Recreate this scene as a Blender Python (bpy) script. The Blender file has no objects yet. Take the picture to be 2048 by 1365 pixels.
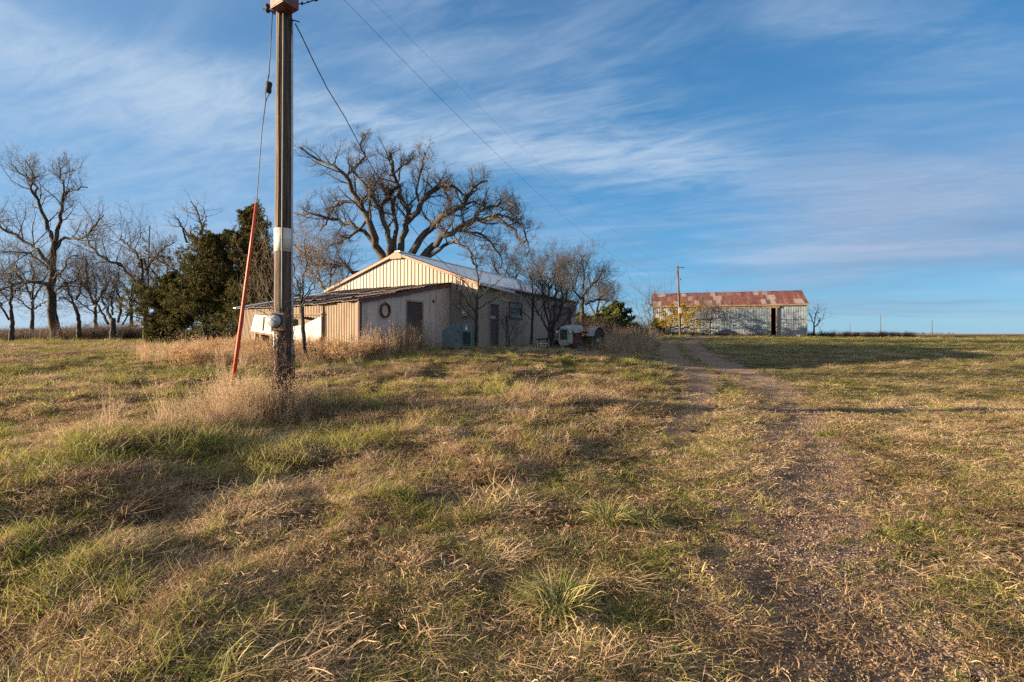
import bpy, math, random
import numpy as np
from mathutils import Vector
R = math.radians
rng = np.random.default_rng(7)
random.seed(7)
S = bpy.context.scene
C = S.collection

# ------------------------------------------------------------------ camera, sky, sun, exposure
EYE, HOR, F = 1.6, 668.0, 1024.0
cam = bpy.data.cameras.new('camera'); camo = bpy.data.objects.new('camera', cam); C.objects.link(camo)
camo.location = (0, 0, EYE); camo.rotation_euler = (R(90), 0, 0)
cam.sensor_width = 36; cam.lens = 18; cam.shift_y = -14.5 / 2048
cam.clip_start = 0.05; cam.clip_end = 6000
S.camera = camo
SUN_AZ = 6.0; SUN_EL = 9.0                      # light travels towards +x, a touch away from the camera
L = Vector((math.cos(R(SUN_AZ)) * math.cos(R(SUN_EL)), math.sin(R(SUN_AZ)) * math.cos(R(SUN_EL)), -math.sin(R(SUN_EL))))
sd = bpy.data.lights.new('sun', 'SUN'); sd.energy = 5.0; sd.angle = R(0.5); sd.color = (1.0, 0.755, 0.49)
so = bpy.data.objects.new('sun', sd); C.objects.link(so)
so.rotation_euler = L.to_track_quat('-Z', 'Y').to_euler()
S.view_settings.view_transform = 'Standard'; S.view_settings.look = 'None'
S.view_settings.exposure = 2.05; S.view_settings.gamma = 1.0
S.cycles.max_bounces = 5; S.cycles.diffuse_bounces = 3; S.cycles.glossy_bounces = 2
S.cycles.transmission_bounces = 3; S.cycles.transparent_max_bounces = 6
S.cycles.use_adaptive_sampling = True; S.cycles.adaptive_threshold = 0.02
S.cycles.use_denoising = False

class NT:
    """terse node-tree writer"""
    def __init__(s, tree): s.t = tree; s.n = tree.nodes; s.l = tree.links
    def node(s, typ, **kw):
        n = s.n.new(typ)
        for k, v in kw.items():
            if k.startswith('i_'):
                key = k[2:]; key = int(key) if key.isdigit() else key
                s.put(n, key, v)
            else: setattr(n, k, v)
        return n
    def put(s, n, key, v):
        sock = n.inputs[key]
        if isinstance(v, bpy.types.NodeSocket): s.l.new(v, sock)
        else: sock.default_value = v
    def m(s, op, a, b=0.0, c=None, clamp=False):
        n = s.n.new('ShaderNodeMath'); n.operation = op; n.use_clamp = clamp
        s.put(n, 0, a); s.put(n, 1, b)
        if c is not None: s.put(n, 2, c)
        return n.outputs[0]
    def sep(s, v):
        n = s.n.new('ShaderNodeSeparateXYZ'); s.l.new(v, n.inputs[0]); return n.outputs
    def comb(s, x, y, z):
        n = s.n.new('ShaderNodeCombineXYZ'); s.put(n, 0, x); s.put(n, 1, y); s.put(n, 2, z); return n.outputs[0]
    def noise(s, v, scale, detail=4, rough=0.55, dist=0.0):
        n = s.n.new('ShaderNodeTexNoise'); s.l.new(v, n.inputs['Vector'])
        n.inputs['Scale'].default_value = scale; n.inputs['Detail'].default_value = detail
        n.inputs['Roughness'].default_value = rough; n.inputs['Distortion'].default_value = dist
        return n.outputs[0]
    def ramp(s, f, stops):
        n = s.n.new('ShaderNodeValToRGB'); s.put(n, 0, f)
        e = n.color_ramp.elements
        while len(e) < len(stops): e.new(0.5)
        for i, (p, c) in enumerate(stops):
            e[i].position = p; e[i].color = (c if len(c) == 4 else tuple(c) + (1,)) if not isinstance(c, float) else (c, c, c, 1)
        return n.outputs[0]
    def mix(s, f, a, b, blend='MIX'):
        n = s.n.new('ShaderNodeMix'); n.data_type = 'RGBA'; n.blend_type = blend
        s.put(n, 0, f)
        s.put(n, 6, a if isinstance(a, bpy.types.NodeSocket) else tuple(a) + ((1,) if len(a) == 3 else ()))
        s.put(n, 7, b if isinstance(b, bpy.types.NodeSocket) else tuple(b) + ((1,) if len(b) == 3 else ()))
        return n.outputs[2]
    def mr(s, v, a, b, c=0.0, d=1.0, smooth=True):
        n = s.n.new('ShaderNodeMapRange'); n.interpolation_type = 'SMOOTHSTEP' if smooth else 'LINEAR'
        s.put(n, 0, v)
        for i, x in enumerate((a, b, c, d)): n.inputs[i + 1].default_value = x
        return n.outputs[0]
    def scale(s, v, xyz):
        n = s.n.new('ShaderNodeVectorMath'); n.operation = 'MULTIPLY'; s.l.new(v, n.inputs[0]); n.inputs[1].default_value = xyz
        return n.outputs[0]

W = bpy.data.worlds.new('World'); S.world = W; W.use_nodes = True
w = NT(W.node_tree); w.n.clear()
def world():
    out = w.node('ShaderNodeOutputWorld'); bg = w.node('ShaderNodeBackground')
    w.l.new(bg.outputs[0], out.inputs[0])
    sky = w.node('ShaderNodeTexSky', sky_type='NISHITA', sun_disc=False, sun_elevation=R(SUN_EL + 6),
                 sun_rotation=math.atan2(-L.x, -L.y), altitude=300, air_density=1.0, dust_density=0.6, ozone_density=2.2)
    tc = w.node('ShaderNodeTexCoord'); D = tc.outputs['Generated']
    x, y, z = w.sep(D)
    az = w.m('MULTIPLY', w.m('ARCTAN2', x, y), 57.2958)
    el = w.m('MULTIPLY', w.m('ARCSINE', z), 57.2958)
    zz = w.m('ADD', w.m('MAXIMUM', z, 0.0), 0.13)
    u = w.m('DIVIDE', x, zz); v = w.m('DIVIDE', y, zz)
    P = w.comb(u, v, 0.0)
    # wind-drawn streaks: the noise is stretched along a direction of the cloud plane
    rot = w.node('ShaderNodeVectorRotate', rotation_type='Z_AXIS'); w.l.new(P, rot.inputs['Vector']); rot.inputs['Angle'].default_value = R(24)
    Pr = rot.outputs[0]
    streak = w.noise(w.scale(Pr, (0.55, 1.7, 1)), 1.9, 9, 0.62, 0.8)
    fine = w.noise(w.scale(Pr, (1.2, 3.2, 1)), 3.4, 8, 0.68, 0.9)
    soft = w.noise(w.scale(P, (1.0, 1.3, 1)), 0.75, 5, 0.5, 0.2)
    low = w.noise(w.scale(w.comb(az, el, 0.0), (0.045, 0.42, 1)), 1.0, 6, 0.55, 0.7)
    wob = w.m('MULTIPLY', w.m('SUBTRACT', soft, 0.5), 9.0)
    def band(a0, e0, a1, e1, half, endl, endr):
        """soft band from (a0,e0) to (a1,e1) degrees"""
        t = w.m('DIVIDE', w.m('SUBTRACT', az, a0), a1 - a0)
        ec = w.m('ADD', w.m('MULTIPLY', t, e1 - e0), e0)
        dd = w.m('DIVIDE', w.m('ADD', w.m('SUBTRACT', el, ec), wob), half)
        g = w.m('POWER', 2.718, w.m('MULTIPLY', w.m('MULTIPLY', dd, dd), -1.0))
        ml = w.mr(az, a0 - endl, a0 + endl); mr_ = w.mr(az, a1 + endr, a1 - endr)
        return w.m('MULTIPLY', g, w.m('MULTIPLY', ml, mr_))
    tex = w.m('ADD', w.m('MULTIPLY', w.mr(streak, 0.30, 0.74), 0.75), w.m('MULTIPLY', w.mr(fine, 0.34, 0.74), 0.45))
    full = w.m('ADD', w.m('MULTIPLY', w.mr(streak, 0.25, 0.62), .75), w.m('MULTIPLY', w.mr(fine, .3, .7), .3))
    b1 = w.m('MULTIPLY', band(-70, 21.5, -20, 21.0, 2.9, 4, 9), w.m('MULTIPLY', full, 1.7))
    b1h = w.m('MULTIPLY', band(-70, 14.5, -20, 17.0, 6.5, 4, 12), w.m('MULTIPLY', full, 0.62))
    b2 = w.m('MULTIPLY', band(-20, 22.5, 22, 16.8, 1.7, 8, 7), w.m('MULTIPLY', tex, 1.5))
    b2h = w.m('MULTIPLY', band(-22, 21.5, 24, 17.5, 4.6, 8, 9), w.m('MULTIPLY', tex, 0.55))
    b3 = w.m('MULTIPLY', band(-16, 30, 18, 23, 8.5, 8, 10), w.m('MULTIPLY', tex, 0.46))
    b4 = w.m('MULTIPLY', band(24, 12.0, 70, 14.5, 3.6, 9, 9), w.m('MULTIPLY', w.m('MULTIPLY', w.mr(soft, .25, .65), w.mr(fine, .2, .7, .45, 1.0)), 0.44))
    b5 = w.m('MULTIPLY', band(25, 30, 40, 23.5, 3.2, 5, 6), w.m('MULTIPLY', tex, 0.42))
    wisp = w.m('MULTIPLY', w.m('MULTIPLY', w.mr(low, 0.50, 0.74), w.m('MULTIPLY', w.mr(el, 0.5, 4), w.mr(el, 15, 8))), 0.5)
    left = w.m('MULTIPLY', w.m('MULTIPLY', w.mr(az, -20, -40), w.mr(el, 13, 4)), w.mr(low, 0.30, 0.62, 0.25, 0.8))
    veil = w.m('MULTIPLY', w.mr(soft, 0.42, 0.75), 0.16)
    tot = b1
    thin = w.m('MULTIPLY', w.m('MULTIPLY', w.mr(streak, .44, .74), w.mr(el, 3, 9)), .34)
    for q in (thin, b1h, b2, b2h, b3, b4, b5, wisp, left, veil): tot = w.m('ADD', tot, q)
    tot = w.m('MULTIPLY', w.m('SUBTRACT', 1.0, w.m('POWER', 2.718, w.m('MULTIPLY', tot, -0.80))), 0.86)
    tot = w.m('MULTIPLY', tot, w.mr(fine, .22, .72, .72, 1.05))
    # mauve grey veils to the right
    mau = w.m('MULTIPLY', w.m('MULTIPLY', w.mr(az, 16, 38), w.m('MULTIPLY', w.mr(el, 1, 6), w.mr(el, 26, 14))), w.mr(soft, 0.30, 0.62, 0.25, 0.75))
    grey = w.m('MULTIPLY', w.m('MULTIPLY', w.mr(low, 0.50, 0.34), w.m('MULTIPLY', w.mr(el, 0.3, 2), w.mr(el, 15, 7))), 0.45)
    K = 0.285 / 0.1
    base = w.mix(1.0, sky.outputs[0], (0.34, 0.55, 0.78), 'MULTIPLY')
    # keep the blue deep and even across the frame
    grad = w.ramp(w.m('DIVIDE', el, 45.0, clamp=True), [(0.0, (0.25 * K, 0.44 * K, 0.60 * K)), (0.09, (0.14 * K, 0.37 * K, 0.57 * K)), (0.28, (0.075 * K, 0.265 * K, 0.49 * K)), (0.7, (0.032 * K, 0.15 * K, 0.34 * K)), (1.0, (0.025 * K, 0.12 * K, 0.29 * K))])
    base = w.mix(0.86, base, grad)
    base = w.mix(w.mr(az, 10, -60, 0.0, 0.30), base, (0.36 * K, 0.52 * K, 0.72 * K))
    c = w.mix(mau, base, (0.22 * K, 0.31 * K, 0.47 * K))
    c = w.mix(grey, c, (0.19 * K, 0.28 * K, 0.44 * K))
    white = w.mix(w.mr(el, 2, 20), (0.56 * K, 0.60 * K, 0.72 * K), (0.50 * K, 0.61 * K, 0.74 * K))
    c = w.mix(tot, c, white)
    # added bright cloud overhead and behind, out of view, to lift the shade
    over = w.m('MAXIMUM', w.mr(y, .35, -.25), w.mr(el, 42, 62))
    over = w.m('MULTIPLY', over, w.mr(soft, .15, .55, .6, 1.0))
    c = w.mix(w.m('MULTIPLY', over, w.mr(el, 2, 12)), c, (0.42 * K, 0.45 * K, 0.52 * K))
    c = w.mix(w.mr(z, 0.0, -0.03), c, (0.12 * K, 0.12 * K, 0.10 * K))
    w.l.new(c, bg.inputs[0]); bg.inputs[1].default_value = 0.1
world()

# ------------------------------------------------------------------ helpers
def P(px, row, d):
    """photo pixel and distance along the view axis -> point in the place"""
    return np.array([(px - 1024) / F * d, d, EYE - (row - HOR) / F * d])

def tag(o, label=None, cat=None, group=None, kind=None):
    if label: o['label'] = label
    if cat: o['category'] = cat
    if group: o['group'] = group
    if kind: o['kind'] = kind
    return o
def empty(name, loc, rz=0.0, **k):
    o = bpy.data.objects.new(name, None); C.objects.link(o); o.location = loc; o.rotation_euler = (0, 0, rz)
    o.empty_display_size = 0.2
    return tag(o, **k)
def link(name, me, m=None, parent=None, smooth=False):
    o = bpy.data.objects.new(name, me); C.objects.link(o)
    if m: me.materials.append(m)
    if parent: o.parent = parent
    if smooth: me.polygons.foreach_set('use_smooth', np.ones(len(me.polygons), bool))
    return o
def mesh_np(name, V, Q):
    """mesh from vertex array and an (n,k) face array"""
    V = np.asarray(V, np.float32).reshape(-1, 3); Q = np.asarray(Q, np.int32)
    me = bpy.data.meshes.new(name); n, k = Q.shape
    me.vertices.add(len(V)); me.vertices.foreach_set('co', V.ravel())
    me.loops.add(n * k); me.loops.foreach_set('vertex_index', Q.ravel())
    me.polygons.add(n); me.polygons.foreach_set('loop_start', np.arange(0, n * k, k, dtype=np.int32))
    me.polygons.foreach_set('loop_total', np.full(n, k, np.int32))
    me.update(calc_edges=True)
    return me

class MB:
    def __init__(s): s.v = []; s.f = []
    def add(s, vs, fs):
        b = len(s.v); s.v += [tuple(map(float, p)) for p in vs]; s.f += [tuple(b + i for i in f) for f in fs]; return s
    def box(s, x0, x1, y0, y1, z0, z1):
        vs = [(x0, y0, z0), (x1, y0, z0), (x1, y1, z0), (x0, y1, z0), (x0, y0, z1), (x1, y0, z1), (x1, y1, z1), (x0, y1, z1)]
        return s.add(vs, [(0, 3, 2, 1), (4, 5, 6, 7), (0, 1, 5, 4), (1, 2, 6, 5), (2, 3, 7, 6), (3, 0, 4, 7)])
    def bar(s, a, b, w_, h, up=(0, 0, 1)):
        a = Vector(a); b = Vector(b); t = (b - a).normalized(); sd_ = t.cross(Vector(up))
        if sd_.length < 1e-4: sd_ = t.cross(Vector((0, 1, 0)))
        sd_.normalize(); u = sd_.cross(t); vs = []
        for p in (a, b):
            for i, j in ((-1, -1), (1, -1), (1, 1), (-1, 1)): vs.append(p + sd_ * (i * w_ / 2) + u * (j * h / 2))
        return s.add(vs, [(0, 1, 2, 3), (7, 6, 5, 4), (0, 4, 5, 1), (1, 5, 6, 2), (2, 6, 7, 3), (3, 7, 4, 0)])
    def tube(s, pts, r, k=8, cap=True):
        pts = [Vector(p) for p in pts]; n = len(pts); rr = r if hasattr(r, '__len__') else [r] * n; b = len(s.v)
        tm = (pts[-1] - pts[0]); ref = Vector((0, 0, 1)) if abs(tm.normalized().z) < 0.8 else Vector((1, 0, 0))
        for i, p in enumerate(pts):
            t = (pts[min(i + 1, n - 1)] - pts[max(i - 1, 0)]).normalized(); a = t.cross(ref).normalized(); c = t.cross(a)
            for j in range(k):
                th = 2 * math.pi * j / k; s.v.append(tuple(p + a * (math.cos(th) * rr[i]) + c * (math.sin(th) * rr[i])))
        for i in range(n - 1):
            for j in range(k):
                j2 = (j + 1) % k; s.f.append((b + i * k + j, b + i * k + j2, b + (i + 1) * k + j2, b + (i + 1) * k + j))
        if cap: s.f.append(tuple(b + j for j in range(k))[::-1]); s.f.append(tuple(b + (n - 1) * k + j for j in range(k)))
        return s
    def lathe(s, c, axis, prof, k=20):
        """prof: list of (radius, offset along axis)"""
        ax = Vector(axis).normalized(); a = ax.orthogonal().normalized(); e = ax.cross(a); c = Vector(c); b = len(s.v)
        for r_, h in prof:
            for j in range(k):
                th = 2 * math.pi * j / k; s.v.append(tuple(c + ax * h + a * (r_ * math.cos(th)) + e * (r_ * math.sin(th))))
        for i in range(len(prof) - 1):
            for j in range(k):
                j2 = (j + 1) % k; s.f.append((b + i * k + j, b + i * k + j2, b + (i + 1) * k + j2, b + (i + 1) * k + j))
        return s
    def build(s, name, m=None, parent=None, smooth=False, bevel=0):
        me = bpy.data.meshes.new(name); me.from_pydata(s.v, [], s.f); me.update()
        o = link(name, me, m, parent, smooth)
        if bevel:
            bv = o.modifiers.new('bevel', 'BEVEL'); bv.width = bevel; bv.segments = 2; bv.limit_method = 'ANGLE'
        return o

def text_mesh(name, txt, size, m, parent, loc, rot):
    cu = bpy.data.curves.new(name, 'FONT'); cu.body = txt; cu.size = size; cu.align_x = 'CENTER'; cu.extrude = .0012
    o = bpy.data.objects.new(name, cu); me = bpy.data.meshes.new_from_object(o); bpy.data.objects.remove(o); bpy.data.curves.remove(cu)
    me.name = name; me.materials.clear(); o = link(name, me, m, parent); o.location = loc; o.rotation_euler = rot; return o

# value noise in numpy, for terrain and for where grass grows
_T = np.random.default_rng(3).random((256, 256))
def vn(x, y, s=0):
    x = np.asarray(x, float) + s * 17.31; y = np.asarray(y, float) + s * 9.77
    xi = np.floor(x).astype(int); yi = np.floor(y).astype(int); fx = x - xi; fy = y - yi
    fx = fx * fx * (3 - 2 * fx); fy = fy * fy * (3 - 2 * fy)
    g = lambda a, b: _T[a & 255, b & 255]
    return (g(xi, yi) * (1 - fx) + g(xi + 1, yi) * fx) * (1 - fy) + (g(xi, yi + 1) * (1 - fx) + g(xi + 1, yi + 1) * fx) * fy
def fbm(x, y, o=4, s=0):
    t = 0; a = 1; n = 0
    for i in range(o): t = t + a * vn(x * 2 ** i, y * 2 ** i, s + i * 5); n += a; a *= 0.5
    return t / n
def ss(v, a, b): t = np.clip((v - a) / (b - a), 0, 1); return t * t * (3 - 2 * t)

# ------------------------------------------------------------------ terrain
GX = np.array([-90, -40, -20, -8, -3, 2, 7, 14, 25, 45, 90.])
GD = np.array([-30, 0, 4, 8.5, 13, 18, 25, 40, 82, 130, 400.])
GZ = np.array([
    [0, 0, 0, 0, 0, 0, 0, 0, 0, 0, 0],
    [0, 0, 0, 0, 0, 0, 0, 0, 0, 0, 0],
    [.1, .1, .05, .10, .12, .04, .0, -.04, -.02, 0, 0],
    [.2, .18, .15, .28, .32, .24, .08, .0, .0, 0, 0],
    [.45, .45, .45, .55, .60, .52, .18, .06, .08, .1, .1],
    [.72, .70, .72, .84, .90, .80, .22, .14, .22, .2, .2],
    [.85, .85, .85, .92, .95, .93, .45, .30, .32, .25, .2],
    [.95, .95, .98, 1.0, 1.0, 1.03, 1.0, .78, .55, .40, .35],
    [1.35, 1.35, 1.35, 1.3, 1.3, 1.35, 1.40, 1.45, 1.45, 1.2, .9],
    [1.4, 1.4, 1.4, 1.4, 1.4, 1.4, 1.4, 1.4, 1.4, 1.3, 1.2],
    [1.45] * 11])
def _basis(g, x):
    x = np.clip(x, g[0], g[-1] - 1e-6); i = np.clip(np.searchsorted(g, x, side='right') - 1, 0, len(g) - 2)
    t = (x - g[i]) / (g[i + 1] - g[i]); return i, t
def base_h(x, y):
    x = np.asarray(x, float); y = np.asarray(y, float)
    # smooth the table by averaging shifted bilinear lookups
    def bl(x, y):
        i, t = _basis(GX, x); j, u = _basis(GD, y)
        return (GZ[j, i] * (1 - t) + GZ[j, i + 1] * t) * (1 - u) + (GZ[j + 1, i] * (1 - t) + GZ[j + 1, i + 1] * t) * u
    k = 0.09 * np.sqrt(x * x + y * y) + 0.6
    out = 0
    for a, b in ((0, 0), (1, 0), (-1, 0), (0, 1), (0, -1), (.7, .7), (-.7, .7), (.7, -.7), (-.7, -.7)): out = out + bl(x + a * k, y + b * k)
    return out / 9
RUT = np.array([[1.2, -1.0], [1.5, 2.3], [2.1, 3.8], [3.4, 5.9], [5.1, 9.4], [6.6, 13.0], [7.8, 17.0], [9.0, 23.0], [11.5, 32], [15.5, 45], [22, 60], [30, 74]])
def rut_x(y, off=0.0): return np.interp(y, RUT[:, 1], RUT[:, 0]) + off
def wild(x, y):
    """0 on the mown side and the drive, 1 on the long grass left of the drive"""
    return ss(rut_x(y) - 1.6 - x + 1.2 * (fbm(x * .6, y * .6, 2, 9) - .5), 0.0, 2.5)
def H(x, y):
    x = np.asarray(x, float); y = np.asarray(y, float); d = np.sqrt(x * x + y * y)
    wl = wild(x, y); near = np.clip(1 - d / 90, 0, 1)
    bumps = (fbm(x * .45, y * .45, 3, 1) - .5) * 0.24 + (fbm(x * 1.6, y * 1.6, 3, 2) - .5) * 0.27
    small = (fbm(x * 3.4, y * 3.4, 3, 4) - .5) * (0.04 + .07 * wl)
    z = base_h(x, y) + near * ((0.22 + 0.78 * wl) * bumps + small)
    # ridge of matted grass running from the pole towards the near left
    t = np.clip((8.6 - y) / 5.0, 0, 1.6); cx = -3.9 - 0.55 * t * 1.0
    rd = np.exp(-((x - cx) / 0.75) ** 2) * ss(y, 3.0, 5.0) * ss(8.0 - y, 0, 2.0)
    z = z - .06 * np.exp(-((x + 3.6) ** 2 + (y - 7.9) ** 2) / 1.2)
    z = z + 0.10 * rd
    z = z - 0.025 * np.exp(-((x - rut_x(y)) / 0.45) ** 2) * ss(60 - y, 0, 20) - 0.02 * np.exp(-((x - rut_x(y, -1.75)) / 0.4) ** 2) * ss(60 - y, 0, 20)
    return z
def Hs(x, y): return float(H(np.array([x]), np.array([y]))[0])

def pos_coord(n, world=True):
    if world: g = n.node('ShaderNodeNewGeometry'); return g.outputs['Position']
    return n.node('ShaderNodeTexCoord').outputs['Object']
def new_mat(name):
    m = bpy.data.materials.new(name); m.use_nodes = True; n = NT(m.node_tree); b = n.n['Principled BSDF']; return m, n, b
def bump(n, b, h, dist, strength=1.0):
    bm = n.node('ShaderNodeBump'); n.l.new(h, bm.inputs['Height']); bm.inputs['Distance'].default_value = dist; bm.inputs['Strength'].default_value = strength
    n.l.new(bm.outputs[0], b.inputs['Normal'])
def simple(name, c1, c2=None, scale=6, rough=.6, metal=0, sc=(1, 1, 1), bmp=0, c3=None, detail=5, lo=.35, hi=.65):
    m, n, b = new_mat(name); v = n.scale(pos_coord(n, False), sc); f = n.noise(v, scale, detail, .6)
    c2 = c2 or tuple(x * .75 for x in c1)
    st = [(lo, c1), (hi, c2)] if not c3 else [(lo, c1), ((lo + hi) / 2, c2), (hi, c3)]
    n.l.new(n.ramp(f, st), b.inputs['Base Color']); b.inputs['Roughness'].default_value = rough; b.inputs['Metallic'].default_value = metal
    if bmp: bump(n, b, f, bmp)
    return m
M = {}
def ground_mat():
    m, n, b = new_mat('soil_and_thatch'); p = pos_coord(n)
    a = n.noise(p, 0.16, 4, .6); c = n.noise(p, 1.3, 5, .6); e = n.noise(n.scale(p, (1, 1.0, 1)), 24, 6, .7); g = n.noise(p, 0.05, 3, .5)
    thatch = n.ramp(e, [(.30, (.022, .015, .009)), (.48, (.075, .05, .027)), (.62, (.15, .10, .055)), (.75, (.26, .185, .105))])
    green = n.ramp(e, [(.3, (.018, .02, .008)), (.55, (.055, .054, .017)), (.75, (.13, .115, .04))])
    f = n.m('ADD', n.m('MULTIPLY', a, .6), n.m('MULTIPLY', c, .4))
    col = n.mix(n.mr(f, .42, .60), thatch, green)
    x, y, z = n.sep(p)
    # far fields: bands of stubble, tilled soil and hay
    yy = n.m('ADD', y, n.m('MULTIPLY', n.m('SUBTRACT', g, .5), 60))
    far = n.ramp(n.m('DIVIDE', yy, 900, clamp=True), [(.0, (.14, .115, .042)), (.085, (.15, .12, .045)), (.105, (.085, .052, .034)), (.15, (.075, .048, .034)), (.18, (.24, .165, .10)), (.5, (.27, .18, .12)), (1., (.24, .17, .13))])
    tex = n.mix(n.mr(n.noise(n.scale(p, (.25, 1, 1)), .35, 5, .65), .3, .7), (.55, .55, .5), (1.25, 1.2, 1.1))
    far = n.mix(1.0, far, tex, 'MULTIPLY')
    dist = n.node('ShaderNodeVectorMath', operation='LENGTH'); n.l.new(p, dist.inputs[0])
    col = n.mix(n.mr(dist.outputs['Value'], 38, 85), col, far)
    n.l.new(col, b.inputs['Base Color']); b.inputs['Roughness'].default_value = 1.0; b.inputs['Specular IOR Level'].default_value = 0.1
    bump(n, b, e, .03, .8)
    return m
def gravel_mat():
    m, n, b = new_mat('packed_gravel'); p = pos_coord(n)
    vo = n.node('ShaderNodeTexVoronoi', i_Scale=52.0); n.l.new(p, vo.inputs['Vector'])
    e = n.noise(p, 9, 5, .65); a = n.noise(p, 1.1, 4, .6)
    r = n.sep(vo.outputs['Color'])[0]
    st = n.ramp(r, [(.0, (.075, .044, .030)), (.55, (.19, .12, .08)), (.85, (.33, .235, .17)), (1., (.48, .40, .33))])
    dirt = n.ramp(e, [(.35, (.095, .055, .033)), (.65, (.25, .155, .09))])
    col = n.mix(n.mr(a, .36, .54), st, dirt)
    n.l.new(col, b.inputs['Base Color']); b.inputs['Roughness'].default_value = .95
    bump(n, b, n.m('SUBTRACT', 1.0, vo.outputs['Distance']), .012, .9)
    at = n.node('ShaderNodeAttribute', attribute_name='worn'); q = n.noise(p, 2.2, 6, .7); q2 = n.noise(p, 14, 4, .7)
    al = n.m('GREATER_THAN', n.m('ADD', at.outputs['Fac'], n.m('ADD', n.m('MULTIPLY', n.m('SUBTRACT', q, .5), 2.2), n.m('MULTIPLY', n.m('SUBTRACT', q2, .5), 1.6))), .24)
    n.l.new(al, b.inputs['Alpha'])
    return m
M['ground'] = ground_mat(); M['gravel'] = gravel_mat()

def growth(lo, step0, ratio, hi):
    out = [lo]; st = step0
    while out[-1] < hi: out.append(out[-1] + st); st *= ratio
    return np.array(out)
def terrain():
    right = growth(9, .10, 1.035, 2500); left = -growth(9, .10, 1.035, 2500)[::-1]
    xs = np.concatenate([left[:-1], np.arange(-9, 9.01, .10), right[1:]])
    ys = np.concatenate([-growth(1.5, .25, 1.12, 300)[::-1][:-1], np.arange(-1.5, 14, .10), growth(14, .11, 1.018, 3000)])
    X, Y = np.meshgrid(xs, ys); Z = H(X, Y)
    ny, nx = X.shape; idx = np.arange(ny * nx).reshape(ny, nx)
    Q = np.stack([idx[:-1, :-1], idx[:-1, 1:], idx[1:, 1:], idx[1:, :-1]], -1).reshape(-1, 4)
    o = link('ground', mesh_np('ground', np.stack([X, Y, Z], -1), Q), M['ground'], smooth=True)
    tag(o, kind='structure')
terrain()

def track():
    """the two wheel ruts of the drive, worn to gravel, thinning out into the turf at the sides"""
    V = []; Q = []; E = []
    for off, w0, y0 in ((0.0, .92, -1.0), (-1.75, .5, 7.0)):
        ys = np.concatenate([np.arange(y0, 16, .12), np.arange(16, 74, .5)]); k = 13; base = len(V)
        for y in ys:
            c = rut_x(y, off); wd = w0 * (1 + (.15 if off == 0 else .8) * ss(y, 10, 18))
            for j in range(k):
                t = 2 * j / (k - 1) - 1; V.append((c + wd * t, y)); E.append(1 - abs(t) - (0 if off == 0 else .35 * float(ss(12 - y, 0, 6))))
        for i in range(len(ys) - 1):
            for j in range(k - 1):
                a = base + i * k + j; Q.append((a, a + 1, a + k + 1, a + k))
    V = np.array(V); Z = H(V[:, 0], V[:, 1]) + .008 + 0.0008 * np.abs(V[:, 1])
    me = mesh_np('dirt_track', np.column_stack([V, Z]), np.array(Q)); at = me.attributes.new('worn', 'FLOAT', 'POINT'); at.data.foreach_set('value', np.array(E, np.float32))
    tag(link('dirt_track', me, M['gravel'], smooth=True), kind='structure')
track()

# ------------------------------------------------------------------ materials of the buildings
def streaked(name, c1, c2, c3, rough=.5, metal=0.0, sc=(3, 3, .35), dirt=(.10, .06, .035), d_lo=.62, d_hi=.78, panel=None):
    m, n, b = new_mat(name); p = pos_coord(n, False)
    f = n.noise(n.scale(p, sc), 3.0, 5, .6); g = n.noise(p, 1.2, 4, .6); h = n.noise(n.scale(p, (6, 6, .5)), 4.0, 5, .65)
    col = n.ramp(f, [(.32, c1), (.5, c2), (.68, c3)])
    if panel:
        x, y, z = n.sep(p); cell = n.m('FLOOR', n.m('DIVIDE', n.m('ADD', x, y), panel))
        wn = n.node('ShaderNodeTexWhiteNoise', noise_dimensions='1D'); n.l.new(cell, wn.inputs['W'])
        k = n.mr(wn.outputs['Value'], 0, 1, .88, 1.08, False); col = n.mix(1.0, col, n.comb(k, k, k), 'MULTIPLY')
    z = n.sep(p)[2]
    low = n.mr(z, .9, -.1, 0.0, .16)
    msk = n.mr(n.m('ADD', n.m('ADD', n.m('MULTIPLY', g, .5), n.m('MULTIPLY', h, .5)), low), d_lo, d_hi)
    col = n.mix(n.m('MULTIPLY', msk, .8), col, dirt)
    n.l.new(col, b.inputs['Base Color']); b.inputs['Roughness'].default_value = rough; b.inputs['Metallic'].default_value = metal
    return m
M['tan'] = streaked('tan_painted_steel', (.25, .22, .18), (.275, .242, .198), (.232, .205, .168), panel=.9, d_lo=.64, d_hi=.86, dirt=(.24, .17, .11))
M['shedside'] = streaked('weathered_pale_siding', (.46, .40, .36), (.52, .46, .41), (.38, .33, .30), panel=.24, d_lo=.56, d_hi=.80, dirt=(.22, .15, .10), rough=.7)
M['corr'] = streaked('worn_corrugated_sheet', (.40, .32, .23), (.34, .265, .19), (.27, .205, .145), rough=.55, metal=.2, panel=.66, d_lo=.50, d_hi=.70, dirt=(.26, .15, .08))
M['roofmetal'] = streaked('galvanised_roof', (.62, .70, .75), (.68, .75, .80), (.54, .62, .68), rough=.5, metal=.15, d_lo=.72, d_hi=.9, dirt=(.25, .17, .12))
M['trim'] = simple('rusty_tan_trim', (.26, .14, .085), (.20, .10, .06), 5, .6, c3=(.31, .19, .125))
M['brown_trim'] = simple('dark_brown_trim', (.085, .04, .035), (.12, .05, .04), 4, .6, c3=(.05, .03, .03))
M['door_brown'] = simple('faded_brown_door_paint', (.075, .05, .05), (.055, .038, .04), 2.5, .55, sc=(1, 1, .4))
M['garage'] = simple('dull_maroon_door_paint', (.12, .05, .045), (.08, .035, .032), 3, .6)
M['black'] = simple('black_void', (.004, .004, .004), (.006, .006, .006), 3, .9)
M['glass'] = simple('dark_window_glass', (.006, .008, .012), (.01, .013, .018), 3, .35)
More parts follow.
